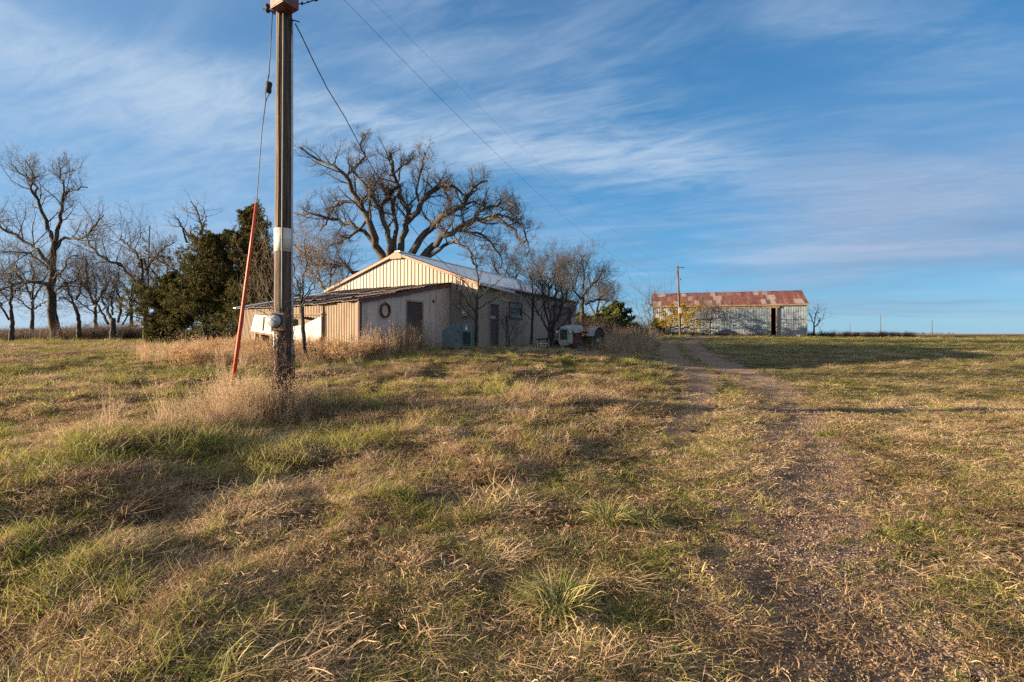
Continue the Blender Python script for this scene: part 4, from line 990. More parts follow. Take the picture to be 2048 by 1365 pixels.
traced_tree('elm_tree', 'tallest dark bare tree at the field edge with forked upright crown', 45, 671, 112,
  [([(108, 487), (95, 455), (84, 425), (76, 400), (70, 375), (58, 355), (40, 345), (22, 328)], [8, 6, 4, 2]),
   ([(110, 485), (117, 460), (120, 430), (124, 405), (132, 385), (150, 378), (172, 374)], [8, 6, 4, 2]),
   ([(124, 405), (128, 375), (122, 352), (118, 326)], [4, 3, 1.5]),
   ([(76, 400), (62, 380), (66, 350), (52, 322)], [4, 3, 1.5]),
   ([(103, 534), (85, 510), (60, 487), (35, 470), (10, 458), (-25, 430)], [8, 6, 5, 3]),
   ([(106, 578), (85, 566), (50, 564), (20, 574), (-18, 588)], [8, 6, 4, 2]),
   ([(110, 500), (132, 478), (164, 476), (187, 455), (205, 432)], [6, 5, 4, 2]),
   ([(104, 545), (60, 510), (20, 505), (-20, 506)], [6, 4, 3, 2]),
   ([(105, 560), (125, 540), (137, 519), (155, 512)], [4, 3, 2]),
   ([(106, 585), (130, 568), (160, 560), (178, 568)], [4, 3, 2])],
  ([(113, 671), (104, 610), (103, 545), (109, 485)], [17, 12, 10, 8]), seed=21, levels=((13, .34, 6), (7, .45, 5), (5, .5, 4)), mats=('darkbark', 'twig'), spread=.14)
traced_tree('elm_tree', 'bare tree arching out from behind the dark cedars toward the field', 41, 668, 288,
  [([(272, 567), (243, 534), (217, 520), (187, 499), (176, 480), (168, 462)], [6, 5, 4, 2]), ([(284, 560), (275, 511), (255, 490), (236, 470)], [5, 4, 2]), ([(296, 549), (284, 515), (292, 640), (300, 455)], [5, 3, 2]), ([(243, 534), (225, 525), (200, 525), (178, 532)], [3, 2, 1.5]), ([(290, 540), (315, 510), (330, 495), (348, 485)], [4, 3, 1.5])],
  ([(292, 668), (290, 620), (283, 585), (280, 560)], [9, 8, 7, 6]), seed=31, levels=((13, .36, 6), (7, .45, 5), (4, .5, 4)), mats=('darkbark', 'twig'))
traced_tree('elm_tree', 'low many stemmed bare tree in the brushy field edge', 43, 664, 225,
  [([(216, 648), (190, 605), (173, 570), (176, 534), (165, 515)], [5, 4, 3, 1.5]), ([(223, 640), (206, 595), (214, 560), (205, 535)], [6, 4, 3, 1.5]), ([(236, 645), (243, 605), (231, 575), (238, 545)], [5, 4, 3, 1.5]), ([(245, 650), (258, 625), (262, 595), (270, 570)], [3, 2, 1.5]), ([(225, 630), (224, 590), (236, 560)], [4, 3, 1.5])],
  ([(226, 668), (226, 650), (226, 636)], [10, 8, 7]), seed=41, levels=((12, .34, 6), (6, .45, 5), (4, .5, 4)), mats=('bark', 'twig'))
traced_tree('elm_tree', 'slender crooked bare tree between the tallest tree and the many stemmed one', 46, 662, 157,
  [([(149, 616), (138, 584), (129, 564), (120, 545)], [4, 3, 1.5]), ([(152, 600), (162, 570), (158, 545), (170, 525)], [4, 3, 1.5]), ([(150, 610), (128, 596), (118, 600)], [3, 2, 1])],
  ([(158, 664), (157, 640), (150, 612)], [8, 6, 5]), seed=51, levels=((11, .42, 5), (6, .5, 5), (4, .5, 4)), mats=('bark', 'twig'))
traced_tree('elm_tree', 'smaller bare forked tree at the outer edge beyond the tallest tree', 44, 662, 23,
  [([(22, 622), (24, 587), (18, 558), (28, 530)], [5, 4, 2]), ([(18, 640), (2, 612), (-10, 590), (-30, 570)], [4, 3, 1.5]), ([(24, 590), (45, 570), (60, 560)], [3, 2, 1]), ([(22, 605), (0, 580), (-12, 555)], [3, 2, 1])],
  ([(23, 664), (24, 640), (22, 622)], [8, 6, 5]), seed=61, levels=((13, .42, 5), (6, .5, 5), (5, .5, 4)), mats=('bark', 'twig'))
traced_tree('dead_tree', 'dead grey snag with bare upright limbs poking above the cedars', 42, 660, 410,
  [([(408, 480), (401, 446), (393, 417), (382, 403)], [5, 3, 1.5]), ([(374, 486), (360, 446), (346, 430)], [4, 3, 1]), ([(405, 460), (412, 430), (404, 412)], [3, 2, 1]), ([(374, 470), (365, 455), (345, 452), (335, 440)], [3, 2, 1]), ([(395, 430), (378, 425), (360, 414)], [3, 2, 1])],
  ([(410, 662), (412, 560), (402, 500), (392, 640)], [9, 8, 6, 5]), seed=71, levels=((7, .30, 5), (4, .4, 4)), mats=('bark', 'twig'), up=.3)
for bx, d, top, sd_, lb in ((64, 60, 520, 62, 'thin distant bare tree between the outer forked tree and the tallest one'), (190, 62, 545, 63, 'distant bare tree behind the slender crooked one'), (262, 58, 530, 64, 'distant bare tree just clear of the lowest cedar'), (330, 52, 500, 65, 'fine twigged bare tree rising behind the lowest cedar')):
    h = 664 - top
    traced_tree('elm_tree', lb, d, 666, bx, [([(bx, 664 - h * .45), (bx - h * .12, 664 - h * .7), (bx - h * .3, top + 15)], [4, 3, 1.2]), ([(bx, 664 - h * .4), (bx + h * .15, 664 - h * .68), (bx + h * .28, top + 8)], [4, 3, 1.2]), ([(bx, 664 - h * .45), (bx + h * .02, 664 - h * .75), (bx - h * .05, top)], [4, 3, 1.2]), ([(bx, 664 - h * .3), (bx - h * .25, 664 - h * .5), (bx - h * .42, 664 - h * .62)], [3, 2, 1]), ([(bx, 664 - h * .3), (bx + h * .25, 664 - h * .45), (bx + h * .42, 664 - h * .6)], [3, 2, 1])],
      ([(bx, 666), (bx + 1, 664 - h * .2), (bx, 664 - h * .42)], [7, 5, 4]), seed=sd_, levels=((12, .42, 6), (7, .5, 5), (5, .5, 4)), mats=('bark', 'twig'))
# behind the workshop, towards the barn
for i, (bx, d, lm, tk, sd_, lb) in enumerate((
  (1166, 54, [([(1166, 577), (1168, 545), (1164, 520), (1170, 510)], [5, 3, 1.5]), ([(1168, 590), (1181, 573), (1197, 559), (1206, 540)], [5, 3, 1.5]), ([(1163, 600), (1147, 580), (1145, 561), (1137, 545), (1126, 535)], [4, 3, 1.5]), ([(1170, 610), (1190, 600), (1206, 598), (1218, 602)], [4, 3, 1]), ([(1150, 570), (1156, 545), (1150, 525)], [3, 2, 1])], ([(1166, 662), (1164, 630), (1166, 590)], [9, 7, 5]), 81, 'bushy bare tree past the far end of the workshop'),
  (1092, 50, [([(1092, 600), (1085, 560), (1075, 535), (1060, 520)], [5, 3, 1.5]), ([(1094, 590), (1108, 560), (1112, 535), (1104, 520)], [5, 3, 1.5]), ([(1090, 610), (1070, 585), (1055, 560)], [3, 2, 1]), ([(1096, 600), (1122, 580), (1130, 560)], [3, 2, 1])], ([(1094, 665), (1093, 630), (1092, 600)], [8, 6, 5]), 82, 'bare tree showing above the far half of the workshop roof'),
  (1196, 60, [([(1194, 620), (1200, 590), (1196, 565)], [4, 3, 1]), ([(1196, 625), (1212, 605), (1220, 590)], [4, 2, 1]), ([(1190, 630), (1178, 605), (1174, 585)], [3, 2, 1])], ([(1196, 664), (1195, 640), (1194, 620)], [6, 5, 4]), 83, 'low bare thorny tree just before the green cedar'),
  (1010, 52, [([(1008, 600), (1000, 560), (990, 535), (985, 510)], [5, 3, 1.5]), ([(1010, 590), (1025, 560), (1040, 545)], [4, 3, 1]), ([(1008, 580), (1012, 545), (1020, 520)], [3, 2, 1])], ([(1010, 668), (1010, 620), (1008, 590)], [8, 6, 5]), 84, 'bare tree hidden to its limbs behind the middle of the workshop roof'),
  (655, 40, [([(655, 600), (640, 560), (625, 520), (612, 490)], [5, 3, 1.5]), ([(656, 590), (665, 540), (672, 505)], [4, 3, 1]), ([(655, 600), (690, 560), (700, 530)], [4, 3, 1]), ([(650, 580), (630, 550), (604, 535)], [4, 3, 1])], ([(656, 668), (655, 620), (655, 595)], [8, 6, 5]), 85, 'tangle topped bare tree behind the shed roof'))):
    traced_tree('hackberry_tree', lb, d, 668, bx, lm, tk, seed=sd_, levels=((15, .48, 6), (8, .5, 5), (5, .5, 4)), mats=('bark', 'twig'), up=.2, group=None, spread=.1)

# small trees and saplings near the buildings
traced_tree('sapling', 'pale bare young tree in front of the torn shed wall', 15.8, 712, 608,
  [([(603, 606), (592, 560), (586, 525), (575, 490)], [4, 3, 1]), ([(604, 604), (606, 560), (612, 520), (608, 480)], [4, 3, 1]), ([(605, 610), (622, 580), (645, 555), (668, 548)], [3.5, 2, 1]), ([(604, 615), (628, 600), (660, 590), (690, 575)], [3, 2, 1]), ([(602, 612), (585, 595), (572, 570)], [3, 2, 1]), ([(606, 600), (630, 555), (640, 515), (650, 490)], [3, 2, 1])],
  ([(612, 715), (606, 660), (603, 610)], [8, 6.5, 6]), seed=91, levels=((12, .42, 6), (6, .5, 5), (4, .5, 4)), mats=('bark', 'paletwig'), rmin=.0035, spread=.10, up=.3)
traced_tree('sapling', 'whippy pale sapling arching up from behind the near pole', 15.0, 700, 566,
  [([(560, 640), (545, 600), (520, 555), (500, 515)], [2.5, 2, .8]), ([(558, 640), (530, 590), (505, 570), (492, 545)], [2.5, 2, .8]), ([(562, 630), (550, 570), (540, 520), (530, 485)], [2.5, 2, .8]), ([(560, 645), (525, 625), (500, 605), (480, 570)], [2, 1.5, .8]), ([(562, 650), (540, 620), (515, 600)], [2, 1.5, .8])],
  ([(566, 702), (563, 670), (561, 640)], [4, 3.5, 3]), seed=92, levels=((9, .45, 6), (4, .5, 5)), mats=('twig', 'paletwig'), rmin=.0035, spread=.10, up=.5)
traced_tree('sapling', 'dark stemmed young tree at the workshop corner beside the teal cabinet', 22.0, 699, 953,
  [([(954, 598), (956, 560), (952, 530), (950, 498)], [4.5, 3, 1]), ([(953, 600), (935, 570), (915, 555), (900, 548)], [3, 2, .8]), ([(954, 600), (975, 580), (992, 567), (1003, 556)], [3, 2, .8]), ([(954, 620), (980, 603), (1010, 592), (1030, 580)], [2.5, 1.5, .8]), ([(952, 625), (935, 605), (925, 590), (905, 585)], [3, 2, .8]), ([(952, 645), (930, 620), (912, 603)], [2.5, 1.5, .8]), ([(952, 640), (942, 600), (930, 570)], [2, 1.5, .8])],
  ([(952, 702), (953, 650), (954, 598)], [6, 5, 4.5]), seed=93, levels=((8, .40, 6), (5, .5, 5)), mats=('darkbark', 'twig'), rmin=.004, spread=.06, up=.2)
traced_tree('sapling', 'slender straight young tree against the workshop wall past the window', 26.0, 695, 1064,
  [([(1066, 600), (1064, 565), (1066, 530), (1062, 505)], [3.5, 2, 1]), ([(1065, 620), (1048, 590), (1040, 570)], [2, 1.5, .8]), ([(1065, 610), (1085, 590), (1095, 570)], [2, 1.5, .8]), ([(1064, 640), (1046, 625), (1030, 618)], [2, 1, .8]), ([(1066, 600), (1080, 565), (1086, 540)], [2, 1.5, .8])],
  ([(1062, 697), (1065, 640), (1066, 598)], [5, 4, 3.5]), seed=94, levels=((10, .5, 6), (6, .5, 5), (3, .5, 4)), mats=('darkbark', 'twig'), rmin=.004, spread=.06)
traced_tree('thicket_tree', 'dark many stemmed thicket tree between the maroon door and the tractor', 24.9, 694, 1101,
  [([(1098, 665), (1082, 635), (1068, 612), (1055, 590)], [5, 3, 1.5]), ([(1100, 660), (1090, 620), (1088, 585), (1080, 555)], [5, 3, 1.5]), ([(1103, 660), (1108, 620), (1112, 580), (1106, 545)], [5, 4, 1.5]), ([(1104, 664), (1118, 630), (1130, 600), (1140, 565)], [5, 3, 1.5]), ([(1106, 668), (1130, 645), (1148, 620), (1160, 590)], [4, 3, 1]), ([(1102, 650), (1098, 600), (1102, 560), (1116, 530)], [4, 3, 1]), ([(1105, 655), (1124, 610), (1122, 570), (1128, 545)], [4, 3, 1])],
  ([(1101, 699), (1101, 680), (1101, 660)], [13, 11, 9]), seed=95, levels=((15, .5, 6), (7, .5, 5), (4, .5, 4)), mats=('darkbark', 'twig'), rmin=.0045, spread=.08)
traced_tree('bare_shrub', 'low leafless shrub below the workshop window', 24.2, 694, 1018,
  [([(1018, 685), (1010, 660), (1005, 640)], [1.5, 1, .6]), ([(1018, 685), (1024, 660), (1034, 645)], [1.5, 1, .6]), ([(1018, 685), (1017, 650), (1020, 632)], [1.5, 1, .6]), ([(1018, 687), (1036, 670), (1048, 655)], [1.5, 1, .6])],
  ([(1018, 697), (1018, 690), (1018, 684)], [4, 3, 2]), seed=96, levels=((10, .6, 5), (5, .5, 4)), mats=('darkbark', 'twig'), rmin=.004, cat='shrub', spread=.05)
# around the barn
traced_tree('bare_shrub', 'thin bare shrub behind the tiny cedar at the barn corner', 84, 668, 1297,
  [([(1297, 650), (1290, 625), (1284, 610)], [2, 1.5, 1]), ([(1297, 650), (1300, 615), (1296, 600)], [2, 1.5, 1]), ([(1297, 652), (1308, 630), (1312, 615)], [2, 1.5, 1]), ([(1297, 655), (1282, 640), (1274, 632)], [2, 1.5, 1])],
  ([(1297, 669), (1297, 660), (1297, 650)], [3, 2.5, 2]), seed=97, levels=((11, .5, 5), (6, .5, 4)), mats=('bark', 'twig'), cat='shrub')
traced_tree('bare_shrub', 'small bare tree standing against the middle of the barn front', 74, 668, 1420,
  [([(1420, 645), (1410, 630), (1400, 622)], [2, 1.5, 1]), ([(1420, 645), (1424, 630), (1420, 617)], [2, 1.5, 1]), ([(1420, 648), (1436, 635), (1450, 628)], [2, 1.5, 1]), ([(1420, 650), (1400, 642), (1388, 640)], [2, 1.5, 1])],
  ([(1420, 670), (1420, 655), (1420, 645)], [3, 2.5, 2]), seed=98, levels=((12, .38, 5), (7, .45, 4), (3, .5, 4)), mats=('bark', 'twig'), cat='tree')
traced_tree('bare_shrub', 'bare shrub just past the doorway end of the barn', 82, 668, 1628,
  [([(1628, 650), (1622, 635), (1618, 628)], [2, 1.5, 1]), ([(1628, 650), (1631, 632), (1634, 622)], [2, 1.5, 1]), ([(1628, 655), (1638, 645), (1641, 635)], [2, 1.5, 1])],
  ([(1628, 670), (1628, 660), (1628, 650)], [3, 2.5, 2]), seed=99, levels=((8, .4, 5), (5, .5, 4)), mats=('bark', 'twig'), cat='shrub')

# leaf clumps for cedars and the yellow leaved tree
def leafmat(name, stops):
    m = bpy.data.materials.new(name); m.use_nodes = True; n = NT(m.node_tree); b = n.n['Principled BSDF']
    at = n.node('ShaderNodeAttribute', attribute_name='lv'); p = pos_coord(n); f = n.noise(p, .7, 3, .5)
    c = n.ramp(n.m('ADD', n.m('MULTIPLY', at.outputs['Fac'], .7), n.m('MULTIPLY', f, .45)), stops)
    n.l.new(c, b.inputs['Base Color']); b.inputs['Roughness'].default_value = .8; b.inputs['Specular IOR Level'].default_value = .15
    tr = n.node('ShaderNodeBsdfTranslucent'); n.l.new(c, tr.inputs[0]); mx = n.node('ShaderNodeMixShader', i_0=.22)
    n.l.new(b.outputs[0], mx.inputs[1]); n.l.new(tr.outputs[0], mx.inputs[2]); n.l.new(mx.outputs[0], n.n['Material Output'].inputs[0]); return m
M['cedar'] = leafmat('cedar_foliage', [(.2, (.022, .036, .014)), (.5, (.052, .066, .022)), (.75, (.11, .095, .032)), (.97, (.19, .115, .042))])
M['cedargreen'] = leafmat('fresh_cedar_foliage', [(.2, (.035, .055, .02)), (.55, (.08, .11, .03)), (.95, (.19, .19, .05))])
M['yellowleaf'] = leafmat('yellow_autumn_leaves', [(.2, (.09, .085, .012)), (.5, (.24, .19, .02)), (.8, (.30, .18, .025)), (1., (.20, .09, .03))])
def leaves(pts, dirs, ln, wd, g, var=.5):
    """one lozenge leaf or spray per point"""
    K = len(pts); d = nrm(dirs + g.normal(size=(K, 3)) * var); s_ = nrm(np.cross(d, g.normal(size=(K, 3)))); l_ = (ln * (.6 + .8 * g.random(K)))[:, None]; w_ = (wd * (.6 + .8 * g.random(K)))[:, None]
    V = np.stack([pts, pts + d * l_ * .5 + s_ * w_, pts + d * l_, pts + d * l_ * .5 - s_ * w_], 1); Q = np.arange(K * 4).reshape(K, 4); return V.reshape(-1, 3), Q
def add_lv(me, n, g):
    a = me.attributes.new('lv', 'FLOAT', 'FACE'); a.data.foreach_set('value', g.random(n).astype(np.float32))
def cedar(name, label, px, row_base, row_top, d, rad, seed, mt='cedar', lean=0, low=.04, dens=1.0, trunk_show=0.0, leaf=(.15, .024), irregular=.35):
    g = np.random.default_rng(seed); b = P(px, row_base, d); b[2] = Hs(b[0], b[1]) - .1; top = EYE - (row_top - HOR) / F * d; h = top - b[2]
    t = empty(name, tuple(b), label=label, cat='cedar tree')
    tz = np.linspace(0, 1, 12); tp = np.stack([lean * tz ** 1.3, 0 * tz, tz * h * .96], 1); tp[1:-1, :2] += g.normal(size=(10, 2)) * .05; tr = h * .028 * (1 - tz * .9)
    V, Q = tubes_np([(tp[None], tr[None])], 8)
    N = int(105 * dens); u = low + (1 - low) * g.random(N) ** .9; az = g.random(N) * 2 * np.pi
    prof = lambda u: np.clip(np.minimum((1 - u) ** .8 * 1.15, .55 + 1.6 * u), 0, 1)
    sect = 1 + irregular * np.sin(az * 2 + seed) + irregular * .6 * np.sin(az * 3 + u * 9 + seed)
    ln = rad * prof(u) * np.clip(sect, .45, 1.6) * (.34 + 1.1 * g.random(N) ** 1.8) + .10
    n = 7; br = np.empty((N, n, 3)); p0 = np.stack([np.interp(u, tz, tp[:, 0]), np.interp(u, tz, tp[:, 1]), u * h * .96], 1); br[:, 0] = p0
    dr = nrm(np.stack([np.cos(az), np.sin(az), .25 + .5 * u + .15 * g.normal(size=N)], 1))
    for q in range(1, n): dr = nrm(dr + .12 * g.normal(size=(N, 3)) + np.array([0, 0, -.03 if q < 4 else .06])); br[:, q] = br[:, q - 1] + dr * (ln / (n - 1))[:, None]
    R0 = (.012 + .012 * ln)[:, None] * np.linspace(1, .2, n)[None]
    V2, Q2 = tubes_np([(br, R0)], 4); link('trunk', mesh_np('trunk', np.concatenate([V, V2]), np.concatenate([Q, Q2 + len(V)])), M['darkbark'], t, True)
    c1 = sprout(br, R0, 10, .34, 5, ang=(30, 65), up=.10, wig=.15, t0=.30, g=g, rmin=.006)
    c2 = sprout(c1[0], c1[1], 4, .5, 4, ang=(25, 60), up=.1, wig=.15, t0=.1, g=g, rmin=.004)
    ps = []; ds = []
    for (pp, _), per in ((c2, 12), (c1, 8)):
        K = len(pp); m = pp.shape[1]; i = g.integers(0, m - 1, (K, per)); uu = g.random((K, per, 1)); a = pp[np.arange(K)[:, None], i]; c = pp[np.arange(K)[:, None], i + 1]
        ps.append((a + (c - a) * uu).reshape(-1, 3)); ds.append(nrm((c - a).reshape(-1, 3)))
    ps = np.concatenate(ps); ds = np.concatenate(ds); V, Q = leaves(ps + g.normal(size=ps.shape) * .03, ds, leaf[0], leaf[1], g)
    me = mesh_np('crown', V, Q); add_lv(me, len(Q), g); link('crown', me, M[mt], t); return t
cedar('cedar_tree', 'tallest dark brown green cedar beside the near pole', 486, 662, 403, 33, 3.5, 3, lean=.7, dens=2.0)
cedar('cedar_tree', 'broad middle cedar of the dark evergreen clump', 408, 662, 468, 34, 4.4, 4, dens=2.0, lean=.9)
cedar('cedar_tree', 'lowest outer cedar sloping down to the open field', 322, 660, 545, 35, 2.9, 5, dens=1.6, lean=1.0)
cedar('cedar_tree', 'small dark cedar filling the gap beside the shed roof', 535, 664, 500, 31, 1.9, 6, dens=.8)
cedar('cedar_tree', 'feathery green cedar at the end of the weeds past the tractor', 1222, 664, 606, 58, 1.9, 8, 'cedargreen', lean=.6, leaf=(.3, .06))
cedar('cedar_tree', 'squat dark cedar bush at the foot of the feathery one', 1200, 664, 632, 56, 1.7, 9, 'cedargreen', dens=.7, leaf=(.3, .06))
cedar('cedar_tree', 'tiny dark green cedar at the barn corner', 1313, 669, 640, 80, .95, 10, 'cedargreen', dens=.5, leaf=(.35, .06))
cedar('cedar_tree', 'low dark cedar bush alone on the rise before the barn', 1268, 668, 650, 66, 1.4, 12, 'cedar', dens=.5, leaf=(.3, .06))
def yellow_extra(t, b, cur, g):
    pp = cur[0]; K, m, _ = pp.shape; per = 7; i = g.integers(0, m - 1, (K, per)); a = pp[np.arange(K)[:, None], i].reshape(-1, 3) - b
    keep = g.random(len(a)) < .8; a = a[keep]; V, Q = leaves(a + g.normal(size=a.shape) * .14, g.normal(size=a.shape), .16, .055, g, 1.0)
    me = mesh_np('foliage', V, Q); add_lv(me, len(Q), g); link('foliage', me, M['yellowleaf'], t)
traced_tree('yellow_leaved_tree', 'round tree holding yellow and orange autumn leaves before the barn', 76, 668, 1358,
  [([(1356, 655), (1340, 640), (1325, 630)], [2, 1.5, 1]), ([(1357, 655), (1350, 632), (1345, 618)], [2, 1.5, 1]), ([(1358, 650), (1364, 628), (1368, 616)], [2, 1.5, 1]), ([(1359, 655), (1378, 640), (1392, 630)], [2, 1.5, 1]), ([(1358, 658), (1332, 652), (1318, 645)], [2, 1.5, 1]), ([(1360, 658), (1380, 652), (1396, 648)], [2, 1.5, 1])],
  ([(1358, 671), (1358, 662), (1358, 652)], [3, 2.5, 2]), seed=101, levels=((9, .30, 5), (6, .4, 4), (4, .45, 3)), mats=('bark', 'twig'), cat='tree', extra=yellow_extra)

# ------------------------------------------------------------------ grass, weeds, gravel
def grass_mat(name, stops, w_lv=.5, w_ob=.2, w_n=.45, nscale=.55, trans=.38, off=0.13):
    m = bpy.data.materials.new(name); m.use_nodes = True; n = NT(m.node_tree); b = n.n['Principled BSDF']
    at = n.node('ShaderNodeAttribute', attribute_name='lv'); oi = n.node('ShaderNodeObjectInfo'); p = pos_coord(n)
    f = n.noise(p, nscale, 4, .6); f2 = n.noise(p, nscale * 5, 2, .5)
    k = n.m('ADD', n.m('ADD', n.m('MULTIPLY', at.outputs['Fac'], w_lv), n.m('MULTIPLY', oi.outputs['Random'], w_ob)), n.m('MULTIPLY', n.m('SUBTRACT', n.m('ADD', n.m('MULTIPLY', f, .7), n.m('MULTIPLY', f2, .3)), .5), w_n * 3))
    c = n.ramp(n.m('ADD', k, off, clamp=True), stops)
    n.l.new(c, b.inputs['Base Color']); b.inputs['Roughness'].default_value = .6; b.inputs['Specular IOR Level'].default_value = .3
    tr = n.node('ShaderNodeBsdfTranslucent'); n.l.new(c, tr.inputs[0]); mx = n.node('ShaderNodeMixShader', i_0=trans)
    n.l.new(b.outputs[0], mx.inputs[1]); n.l.new(tr.outputs[0], mx.inputs[2]); n.l.new(mx.outputs[0], n.n['Material Output'].inputs[0]); return m
GRN = [(.0, (.055, .075, .014)), (.3, (.16, .185, .034)), (.54, (.29, .285, .07)), (.76, (.49, .39, .17)), (1., (.70, .56, .31))]
STR = [(.0, (.085, .075, .020)), (.22, (.15, .095, .048)), (.42, (.34, .235, .135)), (.65, (.58, .43, .26)), (1., (.84, .69, .49))]
GLD = [(.0, (.12, .068, .036)), (.3, (.26, .155, .075)), (.6, (.42, .27, .14)), (1., (.60, .44, .28))]
GRY = [(.0, (.14, .095, .06)), (.4, (.30, .215, .135)), (.7, (.47, .35, .22)), (1., (.64, .51, .35))]
WEE = [(.0, (.028, .045, .011)), (.4, (.055, .082, .018)), (.7, (.12, .14, .03)), (1., (.27, .22, .05))]
M['g_green'] = grass_mat('green_grass', GRN); M['g_straw'] = grass_mat('straw_grass', STR); M['g_mown'] = grass_mat('mown_grass', GRN, .55, .25, .55, .35)
M['g_gold'] = grass_mat('golden_dry_weeds', GLD, .6, .3, .3); M['g_grey'] = grass_mat('greyed_dry_weeds', GRY, .6, .3, .3); M['g_brush'] = grass_mat('leafless_brush', [(.0, (.035, .026, .022)), (.4, (.075, .055, .045)), (.7, (.125, .092, .072)), (1., (.19, .145, .11))], .6, .3, .3)
M['g_weed'] = grass_mat('low_green_weeds', WEE, .6, .3, .3)

def blades(g, N, rad, l0, l1, w_, e0, e1, head=None, hspread=180, n=5, turn=25, wob=6, z0=(0, .01), taper=True):
    """curved ribbons: start elevation e0, end elevation e1 (ranges, degrees)"""
    a = g.random(N) * 2 * np.pi; r = rad * np.sqrt(g.random(N)); p = np.stack([np.cos(a) * r, np.sin(a) * r, z0[0] + (z0[1] - z0[0]) * g.random(N)], 1)
    ln = l0 + (l1 - l0) * g.random(N) ** 1.3; E0 = np.radians(g.uniform(*e0, N)); E1 = np.radians(g.uniform(*e1, N))
    hd = np.radians((0 if head is None else head) + g.uniform(-hspread, hspread, N)); tn = np.radians(g.normal(size=N) * turn)
    pts = [p]
    for i in range(n - 1):
        u = (i + .5) / (n - 1); e = E0 + (E1 - E0) * u + np.radians(g.normal(size=N) * wob); h = hd + tn * u
        p = p + (ln / (n - 1))[:, None] * np.stack([np.cos(e) * np.cos(h), np.cos(e) * np.sin(h), np.sin(e)], 1); pts.append(p)
    Pt = np.stack(pts, 1); Pt[:, :, 2] = np.maximum(Pt[:, :, 2], .001)
    sd_ = np.stack([-np.sin(hd), np.cos(hd), .5 * g.normal(size=N)], 1); sd_ = nrm(sd_)
    wv = w_ * (.6 + .8 * g.random(N))[:, None] * (np.array([.8, 1, .85, .6, .08]) if n == 5 and taper else np.linspace(1, .15, n))[None]
    V = np.stack([Pt - sd_[:, None] * wv[:, :, None] / 2, Pt + sd_[:, None] * wv[:, :, None] / 2], 2)
    idx = np.arange(N * n * 2).reshape(N, n, 2); Q = np.stack([idx[:, :-1, 0], idx[:, :-1, 1], idx[:, 1:, 1], idx[:, 1:, 0]], -1).reshape(-1, 4)
    lv = np.repeat(g.random(N), n - 1); return V.reshape(-1, 3), Q, lv, Pt
def merge(parts):
    Vs = []; Qs = []; ls = []; b = 0
    for V, Q, lv in parts: Vs.append(V); Qs.append(Q + b); ls.append(lv); b += len(V)
    return np.concatenate(Vs), np.concatenate(Qs), np.concatenate(ls)
def heads(g, Pt, per, ln, wd):
    """wispy seed heads near the ends of stems"""
    K = len(Pt); i = np.repeat(np.arange(K), per); u = g.random(K * per)[:, None]; a = Pt[i, -2] * (1 - u) + Pt[i, -1] * u; d = nrm(Pt[i, -1] - Pt[i, -2] + g.normal(size=(K * per, 3)) * .03)
    V, Q = leaves(a, d, ln, wd, g, .6); return V, Q, g.random(len(Q))
TC = bpy.data.collections.new('templates')
TPL = {}
def template(kind, k, parts, mt):
    V, Q, lv = merge(parts); me = mesh_np('%s_%02d' % (kind, k), V, Q); a = me.attributes.new('lv', 'FLOAT', 'FACE'); a.data.foreach_set('value', lv.astype(np.float32)); me.materials.append(M[mt])
    o = bpy.data.objects.new('%s_%02d' % (kind, k), me); TPL.setdefault(kind, []).append(o)
gt = np.random.default_rng(5)
for k in range(5):
    B = lambda *a, **q: blades(gt, *a, **q)[:3]
    template('mat', k, [B(110, .22, .08, .30, .0045, (5, 50), (-45, 15), head=0, hspread=85, wob=16, turn=45), B(46, .2, .06, .18, .0042, (45, 85), (-50, 60), wob=14)], 'g_straw')
    template('curly', k, [B(90, .15, .05, .20, .0046, (30, 85), (-85, 15), turn=70, wob=20), B(14, .1, .07, .18, .004, (55, 88), (10, 70))], 'g_straw')
    template('tuft', k, [B(48, .09, .08, .24, .0045, (50, 88), (-25, 55), turn=30)], 'g_green')
    template('litter', k, [B(150, .24, .02, .10, .0040, (-5, 30), (-25, 15), turn=60, wob=14, z0=(0, .02)), B(60, .24, .02, .05, .0036, (20, 80), (0, 60), wob=14)], 'g_straw')
    template('mown', k, [B(110, .20, .035, .12, .0042, (25, 80), (-30, 50), turn=40, wob=10), B(20, .2, .10, .22, .0035, (3, 25), (-15, 10))], 'g_mown')
    P4 = blades(gt, 26, .12, .40, .95, .0050, (70, 90), (55, 88), turn=14, wob=3)
    template('tall', k, [P4[:3], heads(gt, P4[3], 5, .045, .0035), B(40, .14, .15, .45, .0045, (40, 85), (-50, 40), turn=30)], 'g_grey')
    P5 = blades(gt, 24, .16, .35, .75, .005, (60, 90), (20, 85), turn=30, wob=7)
    template('gold', k, [P5[:3], heads(gt, P5[3], 16, .06, .006), B(60, .2, .12, .4, .005, (30, 85), (-50, 50), turn=50, wob=14)], 'g_gold')
    st = blades(gt, 16, .10, .06, .16, .003, (40, 88), (20, 80), wob=8); K = 16 * 9
    pp = st[3][np.repeat(np.arange(16), 9), gt.integers(1, 5, K)]; lvs = leaves(pp, gt.normal(size=(K, 3)) * [1, 1, .6], .024, .008, gt, .8)
    template('weed', k, [st[:3], (lvs[0], lvs[1], gt.random(K))], 'g_weed')
    # twiggy brush for the far hedgerows
    tw = blades(gt, 60, .45, .5, 1.5, .012, (45, 90), (20, 85), turn=40, wob=12); K = 60
    s2 = []
    for q in range(3):
        pr = tw[3][:, q + 1]; bb = blades(gt, K, 0.0, .2, .6, .008, (10, 85), (10, 80), turn=50, wob=14); off = np.repeat(pr, 10, axis=0); s2.append((bb[0] + off, bb[1], bb[2]))
    template('brush', k, [tw[:3]] + s2, 'g_brush')

